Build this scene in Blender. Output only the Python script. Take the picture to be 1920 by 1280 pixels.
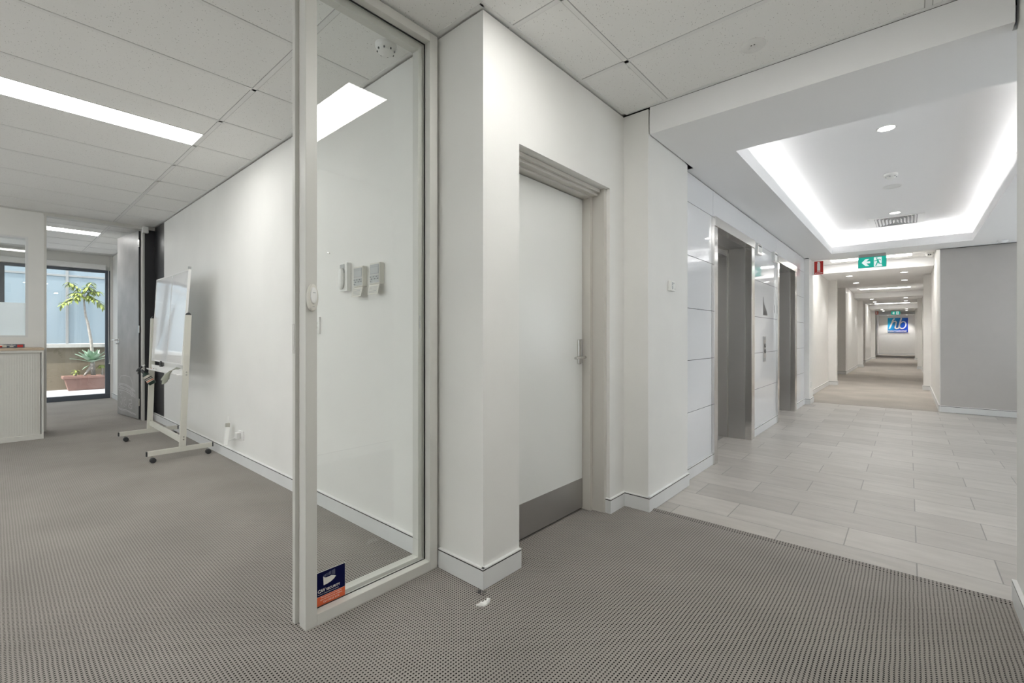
import bpy, math, random
from mathutils import Vector, Matrix
random.seed(7)
for _o in list(bpy.data.objects): bpy.data.objects.remove(_o)
SC = bpy.context.scene
COL = SC.collection
PI = math.pi

# ------------------------------------------------------------------ camera
cd = bpy.data.cameras.new('camera'); cam = bpy.data.objects.new('camera', cd); COL.objects.link(cam)
cd.sensor_width = 36.0
cd.lens = 850.0/1920*36.0
cd.shift_y = -(640-630.5)/1920.0
cd.clip_start = 0.05; cd.clip_end = 200
YAW = math.atan(743/850)
cam.location = (0, 0, 1.17); cam.rotation_euler = (PI/2, 0, YAW)
SC.camera = cam

# ------------------------------------------------------------------ world, sun, exposure
w = bpy.data.worlds.new('world'); SC.world = w; w.use_nodes = True
bg = w.node_tree.nodes['Background']
bg.inputs[0].default_value = (0.90, 0.95, 1.0, 1); bg.inputs[1].default_value = 1.15
sl = bpy.data.lights.new('sun', 'SUN'); so = bpy.data.objects.new('sun', sl); COL.objects.link(so)
sl.energy = 3.2; sl.angle = 0.009; sl.color = (1, 0.96, 0.9)
so.location = (-13, -6, 9)
so.rotation_euler = Vector((-0.16, 0.60, -0.78)).to_track_quat('-Z', 'Y').to_euler()
SC.view_settings.view_transform = 'Standard'; SC.view_settings.look = 'None'
SC.view_settings.exposure = 1.36; SC.view_settings.gamma = 1.0
SC.view_settings.use_curve_mapping = False
SC.cycles.max_bounces = 14; SC.cycles.diffuse_bounces = 8; SC.cycles.glossy_bounces = 6
SC.cycles.transparent_max_bounces = 12
SC.cycles.sample_clamp_indirect = 6
SC.cycles.use_denoising = True

LAMP_OFFICE = 6.8      # emission of the office panel lights
LAMP_CORR = 8.5        # corridor linear lights
COVE = 6.0             # strip in the coffer
SPOT = 20.0            # downlights, watts

# ------------------------------------------------------------------ materials
def newmat(name):
    m = bpy.data.materials.new(name); m.use_nodes = True
    nt = m.node_tree; b = nt.nodes['Principled BSDF']
    return m, nt, b
def N(nt, t, **kw):
    n = nt.nodes.new(t)
    for k, v in kw.items(): setattr(n, k, v)
    return n
def math_node(nt, op, a, b=None, c=None):
    n = nt.nodes.new('ShaderNodeMath'); n.operation = op
    for i, v in enumerate((a, b, c)):
        if v is None: continue
        if isinstance(v, (int, float)): n.inputs[i].default_value = v
        else: nt.links.new(v, n.inputs[i])
    return n.outputs[0]
def mat(name, col, rough=0.5, metal=0.0, spec=0.5, noise=0.0, nscale=8.0, bump=0.0, bscale=200.0, emit=None, es=0.0, coat=0.0):
    m, nt, b = newmat(name)
    b.inputs['Base Color'].default_value = (*col, 1)
    b.inputs['Roughness'].default_value = rough; b.inputs['Metallic'].default_value = metal
    b.inputs['Specular IOR Level'].default_value = spec
    if coat: b.inputs['Coat Weight'].default_value = coat; b.inputs['Coat Roughness'].default_value = 0.03
    if noise or bump:
        tc = N(nt, 'ShaderNodeTexCoord')
    if noise:
        no = N(nt, 'ShaderNodeTexNoise'); no.inputs['Scale'].default_value = nscale; no.inputs['Detail'].default_value = 4
        nt.links.new(tc.outputs['Object'], no.inputs['Vector'])
        r = N(nt, 'ShaderNodeMapRange'); r.inputs[1].default_value = 0.3; r.inputs[2].default_value = 0.7
        r.inputs[3].default_value = 1-noise; r.inputs[4].default_value = 1+noise*0.5
        nt.links.new(no.outputs['Fac'], r.inputs[0])
        mx = N(nt, 'ShaderNodeVectorMath', operation='SCALE'); mx.inputs[0].default_value = col
        nt.links.new(r.outputs[0], mx.inputs['Scale']); nt.links.new(mx.outputs[0], b.inputs['Base Color'])
    if bump:
        nb = N(nt, 'ShaderNodeTexNoise'); nb.inputs['Scale'].default_value = bscale
        nt.links.new(tc.outputs['Object'], nb.inputs['Vector'])
        bp = N(nt, 'ShaderNodeBump'); bp.inputs['Strength'].default_value = bump; bp.inputs['Distance'].default_value = 0.002
        nt.links.new(nb.outputs['Fac'], bp.inputs['Height']); nt.links.new(bp.outputs[0], b.inputs['Normal'])
    if emit:
        b.inputs['Emission Color'].default_value = (*emit, 1); b.inputs['Emission Strength'].default_value = es
    return m
def glass_mat(name, tint=(0.98, 0.99, 0.985), ior=1.5):
    m = bpy.data.materials.new(name); m.use_nodes = True; nt = m.node_tree
    nt.nodes.remove(nt.nodes['Principled BSDF']); out = nt.nodes['Material Output']
    ge = N(nt, 'ShaderNodeNewGeometry'); dt = N(nt, 'ShaderNodeVectorMath', operation='DOT_PRODUCT')
    nt.links.new(ge.outputs['Normal'], dt.inputs[0]); nt.links.new(ge.outputs['Incoming'], dt.inputs[1])
    c_ = math_node(nt, 'ABSOLUTE', dt.outputs['Value'])
    fr_ = math_node(nt, 'ADD', 0.045, math_node(nt, 'MULTIPLY', 0.955, math_node(nt, 'POWER', math_node(nt, 'SUBTRACT', 1.0, c_), 5.0)))
    t = N(nt, 'ShaderNodeBsdfTransparent'); t.inputs[0].default_value = (*tint, 1)
    g = N(nt, 'ShaderNodeBsdfGlossy'); g.inputs['Roughness'].default_value = 0.0; g.inputs[0].default_value = (1, 1, 1, 1)
    x = N(nt, 'ShaderNodeMixShader')
    nt.links.new(fr_, x.inputs[0]); nt.links.new(t.outputs[0], x.inputs[1]); nt.links.new(g.outputs[0], x.inputs[2])
    nt.links.new(x.outputs[0], out.inputs[0]); return m
def frosted_mat(name, col, rough=0.3, mixf=0.5):
    m = bpy.data.materials.new(name); m.use_nodes = True; nt = m.node_tree
    b = nt.nodes['Principled BSDF']; out = nt.nodes['Material Output']
    b.inputs['Base Color'].default_value = (*col, 1); b.inputs['Roughness'].default_value = rough
    t = N(nt, 'ShaderNodeBsdfTranslucent'); t.inputs[0].default_value = (*col, 1)
    x = N(nt, 'ShaderNodeMixShader'); x.inputs[0].default_value = mixf
    nt.links.new(b.outputs[0], x.inputs[1]); nt.links.new(t.outputs[0], x.inputs[2]); nt.links.new(x.outputs[0], out.inputs[0])
    return m
def steel_mat(name, col, rough, lines=True):
    m, nt, b = newmat(name)
    b.inputs['Base Color'].default_value = (*col, 1); b.inputs['Metallic'].default_value = 1.0
    b.inputs['Roughness'].default_value = rough
    tc = N(nt, 'ShaderNodeTexCoord'); mp = N(nt, 'ShaderNodeMapping'); mp.inputs['Scale'].default_value = (700, 700, 9)
    no = N(nt, 'ShaderNodeTexNoise'); no.inputs['Scale'].default_value = 1.0; no.inputs['Detail'].default_value = 2
    nt.links.new(tc.outputs['Object'], mp.inputs[0]); nt.links.new(mp.outputs[0], no.inputs['Vector'])
    bp = N(nt, 'ShaderNodeBump'); bp.inputs['Strength'].default_value = 0.12; bp.inputs['Distance'].default_value = 0.0006
    nt.links.new(no.outputs['Fac'], bp.inputs['Height']); nt.links.new(bp.outputs[0], b.inputs['Normal'])
    mw = N(nt, 'ShaderNodeMapping'); mw.inputs['Scale'].default_value = (0.5, 0.5, 4.5)
    nw = N(nt, 'ShaderNodeTexNoise'); nw.inputs['Scale'].default_value = 1.0; nw.inputs['Detail'].default_value = 1
    nt.links.new(tc.outputs['Object'], mw.inputs[0]); nt.links.new(mw.outputs[0], nw.inputs['Vector'])
    bw = N(nt, 'ShaderNodeBump'); bw.inputs['Strength'].default_value = 0.1; bw.inputs['Distance'].default_value = 0.003
    nt.links.new(nw.outputs['Fac'], bw.inputs['Height']); nt.links.new(bp.outputs[0], bw.inputs['Normal']); nt.links.new(bw.outputs[0], b.inputs['Normal'])
    mp2 = N(nt, 'ShaderNodeMapping'); mp2.inputs['Scale'].default_value = (0.8, 0.8, 5.0)
    n2 = N(nt, 'ShaderNodeTexNoise'); n2.inputs['Scale'].default_value = 1.0; n2.inputs['Detail'].default_value = 3
    nt.links.new(tc.outputs['Object'], mp2.inputs[0]); nt.links.new(mp2.outputs[0], n2.inputs['Vector'])
    r = N(nt, 'ShaderNodeMapRange'); r.inputs[3].default_value = rough*0.75; r.inputs[4].default_value = rough*1.35
    nt.links.new(n2.outputs['Fac'], r.inputs[0]); nt.links.new(r.outputs[0], b.inputs['Roughness'])
    return m

def carpet_mat(name, base, dark, wear=0.12):
    m, nt, b = newmat(name)
    tc = N(nt, 'ShaderNodeTexCoord'); sx = N(nt, 'ShaderNodeSeparateXYZ')
    # slight waviness of the weave
    wn = N(nt, 'ShaderNodeTexNoise'); wn.inputs['Scale'].default_value = 9.0
    nt.links.new(tc.outputs['Object'], wn.inputs['Vector'])
    wv = N(nt, 'ShaderNodeVectorMath', operation='SCALE'); wv.inputs['Scale'].default_value = 0.005
    nt.links.new(wn.outputs['Color'], wv.inputs[0])
    ad = N(nt, 'ShaderNodeVectorMath', operation='ADD')
    nt.links.new(tc.outputs['Object'], ad.inputs[0]); nt.links.new(wv.outputs[0], ad.inputs[1])
    nt.links.new(ad.outputs[0], sx.inputs[0])
    u = math_node(nt, 'DIVIDE', sx.outputs[0], 0.0138); v = math_node(nt, 'DIVIDE', sx.outputs[1], 0.0124)
    fu = math_node(nt, 'SUBTRACT', math_node(nt, 'FRACT', u), 0.5)
    fv = math_node(nt, 'SUBTRACT', math_node(nt, 'FRACT', v), 0.5)
    fu2 = math_node(nt, 'MULTIPLY', fu, 1.15)
    fv2 = math_node(nt, 'MULTIPLY', fv, 0.85)
    d = math_node(nt, 'SQRT', math_node(nt, 'ADD', math_node(nt, 'POWER', fu2, 2.0), math_node(nt, 'POWER', fv2, 2.0)))
    hole = N(nt, 'ShaderNodeMapRange', interpolation_type='SMOOTHSTEP')
    hole.inputs[1].default_value = 0.19; hole.inputs[2].default_value = 0.32
    hole.inputs[3].default_value = 0.0; hole.inputs[4].default_value = 1.0
    nt.links.new(d, hole.inputs[0])
    # seen at a flat angle the loops hide the bottoms of the holes
    lw = N(nt, 'ShaderNodeNewGeometry'); dt = N(nt, 'ShaderNodeVectorMath', operation='DOT_PRODUCT')
    nt.links.new(lw.outputs['True Normal'], dt.inputs[0]); nt.links.new(lw.outputs['Incoming'], dt.inputs[1])
    vis = N(nt, 'ShaderNodeMapRange'); vis.inputs[1].default_value = 0.15; vis.inputs[2].default_value = 0.5; vis.inputs[3].default_value = 0.85; vis.inputs[4].default_value = 0.0
    nt.links.new(math_node(nt, 'ABSOLUTE', dt.outputs['Value']), vis.inputs[0])
    holev = math_node(nt, 'MAXIMUM', hole.outputs[0], vis.outputs[0])
    # yarn speckle and soft wear patches
    sp = N(nt, 'ShaderNodeTexNoise'); sp.inputs['Scale'].default_value = 420.0; sp.inputs['Detail'].default_value = 2
    nt.links.new(tc.outputs['Object'], sp.inputs['Vector'])
    spr = N(nt, 'ShaderNodeMapRange'); spr.inputs[1].default_value = 0.3; spr.inputs[2].default_value = 0.7; spr.inputs[3].default_value = 0.72; spr.inputs[4].default_value = 1.28
    nt.links.new(sp.outputs['Fac'], spr.inputs[0])
    pa = N(nt, 'ShaderNodeTexNoise'); pa.inputs['Scale'].default_value = 1.7; pa.inputs['Detail'].default_value = 5
    nt.links.new(tc.outputs['Object'], pa.inputs['Vector'])
    par = N(nt, 'ShaderNodeMapRange'); par.inputs[1].default_value = 0.3; par.inputs[2].default_value = 0.7; par.inputs[3].default_value = 1-wear; par.inputs[4].default_value = 1+wear*0.6
    nt.links.new(pa.outputs['Fac'], par.inputs[0])
    fac = math_node(nt, 'MULTIPLY', spr.outputs[0], par.outputs[0])
    mx = N(nt, 'ShaderNodeMix', data_type='RGBA'); mx.inputs[6].default_value = (*dark, 1); mx.inputs[7].default_value = (*base, 1)
    nt.links.new(holev, mx.inputs[0])
    sc = N(nt, 'ShaderNodeVectorMath', operation='SCALE')
    nt.links.new(mx.outputs[2], sc.inputs[0]); nt.links.new(fac, sc.inputs['Scale'])
    nt.links.new(sc.outputs[0], b.inputs['Base Color'])
    b.inputs['Roughness'].default_value = 0.95; b.inputs['Specular IOR Level'].default_value = 0.15
    bp = N(nt, 'ShaderNodeBump'); bp.inputs['Strength'].default_value = 0.55; bp.inputs['Distance'].default_value = 0.003
    nt.links.new(hole.outputs[0], bp.inputs['Height']); nt.links.new(bp.outputs[0], b.inputs['Normal'])
    return m

def tile_mat(name):
    m, nt, b = newmat(name)
    tc = N(nt, 'ShaderNodeTexCoord'); sx = N(nt, 'ShaderNodeSeparateXYZ'); nt.links.new(tc.outputs['Object'], sx.inputs[0])
    v = math_node(nt, 'DIVIDE', math_node(nt, 'SUBTRACT', sx.outputs[1], 3.146-0.3075*20), 0.3075)
    row = math_node(nt, 'FLOOR', v)
    off = math_node(nt, 'MULTIPLY', math_node(nt, 'MODULO', row, 2.0), 0.307)
    u = math_node(nt, 'DIVIDE', math_node(nt, 'ADD', math_node(nt, 'SUBTRACT', sx.outputs[0], 0.340-0.614*10), off), 0.614)
    fu = math_node(nt, 'FRACT', u); fv = math_node(nt, 'FRACT', v)
    du = math_node(nt, 'MULTIPLY', math_node(nt, 'MINIMUM', fu, math_node(nt, 'SUBTRACT', 1.0, fu)), 0.614)
    dv = math_node(nt, 'MULTIPLY', math_node(nt, 'MINIMUM', fv, math_node(nt, 'SUBTRACT', 1.0, fv)), 0.3075)
    dd = math_node(nt, 'MINIMUM', du, dv)
    g = N(nt, 'ShaderNodeMapRange', interpolation_type='SMOOTHSTEP'); g.inputs[1].default_value = 0.0018; g.inputs[2].default_value = 0.0036
    nt.links.new(dd, g.inputs[0])
    cx = N(nt, 'ShaderNodeCombineXYZ'); nt.links.new(math_node(nt, 'FLOOR', u), cx.inputs[0]); nt.links.new(row, cx.inputs[1])
    wn = N(nt, 'ShaderNodeTexWhiteNoise', noise_dimensions='2D'); nt.links.new(cx.outputs[0], wn.inputs['Vector'])
    tv = N(nt, 'ShaderNodeMapRange'); tv.inputs[3].default_value = 0.86; tv.inputs[4].default_value = 1.07
    nt.links.new(wn.outputs['Value'], tv.inputs[0])
    mp = N(nt, 'ShaderNodeMapping'); mp.inputs['Scale'].default_value = (4, 16, 1); nt.links.new(tc.outputs['Object'], mp.inputs[0])
    no = N(nt, 'ShaderNodeTexNoise'); no.inputs['Scale'].default_value = 1.0; no.inputs['Detail'].default_value = 6
    nt.links.new(mp.outputs[0], no.inputs['Vector'])
    nr = N(nt, 'ShaderNodeMapRange'); nr.inputs[1].default_value = 0.3; nr.inputs[2].default_value = 0.7; nr.inputs[3].default_value = 0.9; nr.inputs[4].default_value = 1.06
    nt.links.new(no.outputs['Fac'], nr.inputs[0])
    f = math_node(nt, 'MULTIPLY', tv.outputs[0], nr.outputs[0])
    sc = N(nt, 'ShaderNodeVectorMath', operation='SCALE'); sc.inputs[0].default_value = (0.475, 0.45, 0.42); nt.links.new(f, sc.inputs['Scale'])
    mx = N(nt, 'ShaderNodeMix', data_type='RGBA'); mx.inputs[6].default_value = (0.27, 0.255, 0.24, 1)
    nt.links.new(g.outputs[0], mx.inputs[0]); nt.links.new(sc.outputs[0], mx.inputs[7])
    nt.links.new(mx.outputs[2], b.inputs['Base Color'])
    b.inputs['Roughness'].default_value = 0.42; b.inputs['Specular IOR Level'].default_value = 0.35
    bp = N(nt, 'ShaderNodeBump'); bp.inputs['Strength'].default_value = 0.4; bp.inputs['Distance'].default_value = 0.002
    nt.links.new(g.outputs[0], bp.inputs['Height']); nt.links.new(bp.outputs[0], b.inputs['Normal'])
    return m

def ceiltile_mat(name):
    m, nt, b = newmat(name)
    tc = N(nt, 'ShaderNodeTexCoord')
    vo = N(nt, 'ShaderNodeTexVoronoi'); vo.inputs['Scale'].default_value = 105.0
    nt.links.new(tc.outputs['Object'], vo.inputs['Vector'])
    wn = N(nt, 'ShaderNodeTexWhiteNoise', noise_dimensions='3D'); nt.links.new(vo.outputs['Position'], wn.inputs['Vector'])
    r = math_node(nt, 'MULTIPLY', math_node(nt, 'POWER', wn.outputs['Value'], 1.8), 0.24)
    hol = math_node(nt, 'GREATER_THAN', vo.outputs['Distance'], r)
    mx = N(nt, 'ShaderNodeMix', data_type='RGBA'); mx.inputs[6].default_value = (0.42, 0.415, 0.40, 1); mx.inputs[7].default_value = (0.87, 0.87, 0.855, 1)
    nt.links.new(hol, mx.inputs[0]); nt.links.new(mx.outputs[2], b.inputs['Base Color'])
    b.inputs['Roughness'].default_value = 0.9
    no = N(nt, 'ShaderNodeTexNoise'); no.inputs['Scale'].default_value = 300; nt.links.new(tc.outputs['Object'], no.inputs['Vector'])
    bp = N(nt, 'ShaderNodeBump'); bp.inputs['Strength'].default_value = 0.2; bp.inputs['Distance'].default_value = 0.001
    nt.links.new(no.outputs['Fac'], bp.inputs['Height']); nt.links.new(bp.outputs[0], b.inputs['Normal'])
    return m

M = {}
M['wall'] = mat('wall_paint', (0.78, 0.775, 0.75), 0.55, noise=0.03, nscale=2.5, bump=0.08, bscale=160)
M['wallwarm'] = mat('corridor_paint', (0.80, 0.79, 0.77), 0.5, noise=0.02)
M['grey'] = mat('grey_feature_paint', (0.50, 0.48, 0.46), 0.6, noise=0.02)
M['soffit'] = mat('plasterboard_white', (0.86, 0.86, 0.865), 0.7)
M['gap'] = mat('shadow_gap', (0.03, 0.03, 0.028), 0.9)
M['skirt'] = mat('skirting_anodised', (0.72, 0.725, 0.72), 0.38, noise=0.04, nscale=5)
M['trimwhite'] = mat('trim_white', (0.80, 0.80, 0.79), 0.4)
M['tile'] = tile_mat('stone_tile')
M['carpet'] = carpet_mat('woven_carpet', (0.332, 0.309, 0.287), (0.013, 0.011, 0.010))
M['carpetc'] = carpet_mat('corridor_carpet', (0.46, 0.425, 0.385), (0.17, 0.155, 0.14))
M['ceil'] = ceiltile_mat('mineral_tile')
M['tbar'] = mat('ceiling_bar', (0.82, 0.82, 0.81), 0.35)
M['barline'] = mat('bar_shadow_line', (0.42, 0.42, 0.41), 0.6)
M['alu'] = mat('powdercoat_aluminium', (0.62, 0.615, 0.58), 0.38, noise=0.03, nscale=4)
M['gasket'] = mat('black_gasket', (0.012, 0.012, 0.012), 0.6)
M['glass'] = glass_mat('clear_glass')
M['panel'] = mat('white_glass_panel', (0.76, 0.775, 0.80), 0.03, spec=0.6, coat=0.6)
M['steel'] = steel_mat('brushed_steel', (0.60, 0.59, 0.58), 0.33)
M['steelframe'] = steel_mat('polished_steel', (0.74, 0.73, 0.71), 0.16)
M['kick'] = steel_mat('kick_steel', (0.50, 0.49, 0.48), 0.34)
M['chrome'] = mat('satin_chrome', (0.70, 0.69, 0.67), 0.22, metal=1.0)
M['doorpaint'] = mat('door_enamel', (0.74, 0.745, 0.72), 0.28, bump=0.05, bscale=120)
M['frame'] = mat('door_frame_enamel', (0.58, 0.56, 0.52), 0.38)
M['chalkblack'] = mat('chalkboard_black', (0.022, 0.022, 0.026), 0.32, noise=0.1)
M['chalkgrey'] = mat('chalkboard_dust_glare', (0.34, 0.335, 0.33), 0.42, noise=0.22, nscale=3.5)  # black paint with chalk dust, base also lightened for grazing window light
M['chalk'] = mat('chalk', (0.62, 0.62, 0.63), 0.9)
M['whiteplastic'] = mat('white_plastic', (0.80, 0.80, 0.78), 0.35)
M['creamplastic'] = mat('cream_plastic', (0.66, 0.645, 0.59), 0.4)
M['greyplastic'] = mat('grey_plastic', (0.36, 0.37, 0.38), 0.4)
M['darkplastic'] = mat('dark_plastic', (0.035, 0.037, 0.04), 0.4)
M['lcd'] = mat('lcd', (0.50, 0.52, 0.52), 0.2)
M['wbframe'] = mat('whiteboard_frame', (0.64, 0.63, 0.57), 0.35)
M['wbface'] = mat('whiteboard_face', (0.83, 0.84, 0.85), 0.06, coat=0.4)
M['cabinet'] = mat('cabinet_enamel', (0.64, 0.63, 0.59), 0.42)
M['oak'] = mat('beech_board', (0.55, 0.44, 0.33), 0.5, noise=0.12, nscale=20)
M['lamp'] = mat('lamp_diffuser', (0.9, 0.9, 0.9), 0.5, emit=(1.0, 0.99, 0.96), es=LAMP_OFFICE)
M['lampc'] = mat('corridor_lamp_diffuser', (0.9, 0.9, 0.9), 0.5, emit=(1.0, 0.98, 0.935), es=LAMP_CORR)
M['cove'] = mat('led_strip', (0.9, 0.9, 0.9), 0.5, emit=(1.0, 0.985, 0.96), es=COVE)
M['spot'] = mat('downlight_lens', (0.9, 0.9, 0.9), 0.5, emit=(1.0, 0.97, 0.92), es=6.0)
M['red'] = mat('sign_red', (0.50, 0.025, 0.018), 0.3)
M['signwhite'] = mat('sign_white', (0.82, 0.80, 0.78), 0.4)
M['exitgreen'] = mat('exit_green', (0.0, 0.30, 0.235), 0.4, emit=(0.0, 0.42, 0.31), es=0.22)
M['exitwhite'] = mat('exit_white', (0.8, 0.85, 0.85), 0.4, emit=(0.85, 0.95, 0.95), es=0.18)
M['exitgrey'] = mat('exit_housing', (0.36, 0.355, 0.34), 0.45)
M['navy'] = mat('sticker_navy', (0.003, 0.005, 0.045), 0.6, spec=0.1)
M['orange'] = mat('sticker_orange', (0.70, 0.125, 0.04), 0.4)
M['stickwhite'] = mat('sticker_white', (0.80, 0.79, 0.74), 0.4)
M['stickgrey'] = mat('sticker_grey', (0.17, 0.19, 0.27), 0.4)
M['darkframe'] = mat('charcoal_window_frame', (0.085, 0.10, 0.125), 0.4)
M['frost'] = frosted_mat('frosted_screen_glass', (0.47, 0.545, 0.595), 0.25, 0.5)
M['film'] = frosted_mat('frosted_film', (0.93, 0.96, 0.98), 0.4, 0.85)
M['balcwall'] = mat('beige_render', (0.22, 0.19, 0.14), 0.8, noise=0.06, nscale=3)
M['balccap'] = mat('capping_white', (0.56, 0.56, 0.54), 0.6, noise=0.08, nscale=12)
M['balcfloor'] = mat('balcony_tile', (0.46, 0.46, 0.49), 0.7)
M['terracotta'] = mat('terracotta_plastic', (0.30, 0.18, 0.15), 0.55, noise=0.12, nscale=9)
M['soil'] = mat('soil', (0.10, 0.075, 0.055), 0.95)
M['bark'] = mat('pale_bark', (0.46, 0.43, 0.40), 0.8, noise=0.25, nscale=25)
M['leafy'] = mat('yellow_green_leaf', (0.33, 0.40, 0.10), 0.45, noise=0.35, nscale=14)
M['agave'] = mat('agave_leaf', (0.30, 0.42, 0.32), 0.5, noise=0.15, nscale=8)
M['cloth'] = mat('grey_cloth', (0.30, 0.31, 0.26), 0.9)
M['greenblack'] = mat('dark_green_bottle', (0.012, 0.03, 0.022), 0.3)
M['label'] = mat('paper_label', (0.56, 0.54, 0.47), 0.7)
M['hbblue'] = None

# ------------------------------------------------------------------ mesh helpers
class MB:
    def __init__(s): s.v = []; s.f = []; s.m = []
    def face(s, pts, mi=0):
        i = len(s.v); s.v += [tuple(p) for p in pts]; s.f.append(tuple(range(i, i+len(pts)))); s.m.append(mi)
    def box(s, x0, x1, y0, y1, z0, z1, mi=0):
        if x0 > x1: x0, x1 = x1, x0
        if y0 > y1: y0, y1 = y1, y0
        if z0 > z1: z0, z1 = z1, z0
        i = len(s.v)
        s.v += [(x0,y0,z0),(x1,y0,z0),(x1,y1,z0),(x0,y1,z0),(x0,y0,z1),(x1,y0,z1),(x1,y1,z1),(x0,y1,z1)]
        for f in ((0,3,2,1),(4,5,6,7),(0,1,5,4),(1,2,6,5),(2,3,7,6),(3,0,4,7)):
            s.f.append(tuple(i+k for k in f)); s.m.append(mi)
        return s
    def hexa(s, p, mi=0):   # p: 8 points, bottom ring then top ring
        i = len(s.v); s.v += [tuple(q) for q in p]
        for f in ((0,3,2,1),(4,5,6,7),(0,1,5,4),(1,2,6,5),(2,3,7,6),(3,0,4,7)):
            s.f.append(tuple(i+k for k in f)); s.m.append(mi)
        return s
    def prism(s, poly, axis, a, b, mi=0):  # poly of 2-D points extruded along axis from a to b
        def P(p, t):
            if axis == 'x': return (t, p[0], p[1])
            if axis == 'y': return (p[0], t, p[1])
            return (p[0], p[1], t)
        n = len(poly); i = len(s.v)
        s.v += [P(p, a) for p in poly] + [P(p, b) for p in poly]
        s.f.append(tuple(i+k for k in range(n))); s.m.append(mi)
        s.f.append(tuple(i+n+k for k in reversed(range(n)))); s.m.append(mi)
        for k in range(n):
            s.f.append((i+k, i+n+k, i+n+(k+1) % n, i+(k+1) % n)); s.m.append(mi)
        return s
    def rings(s, rings, cap=True, mi=0):
        n = len(rings[0]); i = len(s.v)
        for r in rings: s.v += [tuple(p) for p in r]
        for a in range(len(rings)-1):
            for k in range(n):
                s.f.append((i+a*n+k, i+a*n+(k+1) % n, i+(a+1)*n+(k+1) % n, i+(a+1)*n+k)); s.m.append(mi)
        if cap:
            s.f.append(tuple(i+k for k in reversed(range(n)))); s.m.append(mi)
            s.f.append(tuple(i+(len(rings)-1)*n+k for k in range(n))); s.m.append(mi)
        return s
    def tube(s, pts, rad, n=10, mi=0):
        pts = [Vector(p) for p in pts]
        if isinstance(rad, (int, float)): rad = [rad]*len(pts)
        R = []; up = None
        for k, p in enumerate(pts):
            t = (pts[min(k+1, len(pts)-1)]-pts[max(k-1, 0)]).normalized()
            if up is None:
                up = Vector((0, 0, 1)) if abs(t.z) < 0.9 else Vector((1, 0, 0))
            x = up.cross(t).normalized(); y = t.cross(x).normalized(); up = y
            R.append([p+(x*math.cos(2*PI*j/n)+y*math.sin(2*PI*j/n))*rad[k] for j in range(n)])
        return s.rings(R, True, mi)
    def cyl(s, c, ax, r, h, n=24, mi=0, r2=None):
        c = Vector(c); a = Vector(ax).normalized()
        return s.tube([c, c+a*h], [r, r if r2 is None else r2], n, mi)
    def lathe(s, c, ax, prof, n=28, mi=0):   # prof: (radius, distance along axis)
        c = Vector(c); a = Vector(ax).normalized()
        up = Vector((0, 0, 1)) if abs(a.z) < 0.9 else Vector((1, 0, 0))
        x = up.cross(a).normalized(); y = a.cross(x).normalized()
        return s.rings([[c+a*d+(x*math.cos(2*PI*j/n)+y*math.sin(2*PI*j/n))*max(r, 1e-5) for j in range(n)] for r, d in prof], True, mi)
    def sphere(s, c, r, n=14, mi=0, sc=(1, 1, 1)):
        c = Vector(c); R = []
        for a in range(1, n):
            t = PI*a/n
            R.append([c+Vector((sc[0]*r*math.sin(t)*math.cos(2*PI*j/n), sc[1]*r*math.sin(t)*math.sin(2*PI*j/n), -sc[2]*r*math.cos(t))) for j in range(n)])
        return s.rings(R, True, mi)
    def text(s, body, size, origin, u, v, depth=0.0008, align='LEFT', mi=0, xs=1.0, bold=0.0, shear=0.0):
        cu = bpy.data.curves.new('lettering', 'FONT'); cu.body = body; cu.size = size; cu.align_x = align
        cu.extrude = depth/2; cu.offset = bold; cu.shear = shear; cu.resolution_u = 3
        to = bpy.data.objects.new('lettering', cu); COL.objects.link(to)
        dg = bpy.context.evaluated_depsgraph_get(); me = bpy.data.meshes.new_from_object(to.evaluated_get(dg))
        o = Vector(origin); U = Vector(u).normalized(); V = Vector(v).normalized(); W = U.cross(V)
        i = len(s.v)
        s.v += [tuple(o+U*(p.co.x*xs)+V*p.co.y+W*p.co.z) for p in me.vertices]
        for p in me.polygons: s.f.append(tuple(i+k for k in p.vertices)); s.m.append(mi)
        bpy.data.objects.remove(to); bpy.data.curves.remove(cu); bpy.data.meshes.remove(me)
        return s
    def build(s, name, mats, parent=None, loc=None, bevel=0.0, smooth=False, segs=2):
        if not isinstance(mats, (list, tuple)): mats = [mats]
        off = Vector(loc) if loc is not None else (parent_world(parent) if parent else Vector((0, 0, 0)))
        me = bpy.data.meshes.new(name)
        me.from_pydata([tuple(Vector(p)-off) for p in s.v], [], s.f); me.update()
        for m_ in mats: me.materials.append(m_)
        for p, k in zip(me.polygons, s.m): p.material_index = k
        o = bpy.data.objects.new(name, me); COL.objects.link(o)
        if parent:
            o.parent = parent; o.location = off-parent_world(parent)
        else: o.location = off
        if smooth:
            for p in me.polygons: p.use_smooth = True
            es = o.modifiers.new('edge', 'EDGE_SPLIT'); es.split_angle = math.radians(38)
        if bevel:
            b = o.modifiers.new('bevel', 'BEVEL'); b.width = bevel; b.segments = segs; b.limit_method = 'ANGLE'; b.angle_limit = math.radians(40)
        return o
def parent_world(p):
    v = Vector((0, 0, 0))
    while p is not None: v = v+Vector(p.location); p = p.parent
    return v
def tag(o, label, cat, group=None, kind=None):
    o['label'] = label; o['category'] = cat
    if group: o['group'] = group
    if kind: o['kind'] = kind
    return o
def thing(name, label, cat, loc, group=None):
    o = bpy.data.objects.new(name, None); COL.objects.link(o); o.location = loc; o.empty_display_size = 0.1
    return tag(o, label, cat, group)
def structure(o): o['kind'] = 'structure'; return o
def struct_empty(name, loc):
    o = bpy.data.objects.new(name, None); COL.objects.link(o); o.location = loc; return structure(o)
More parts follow.
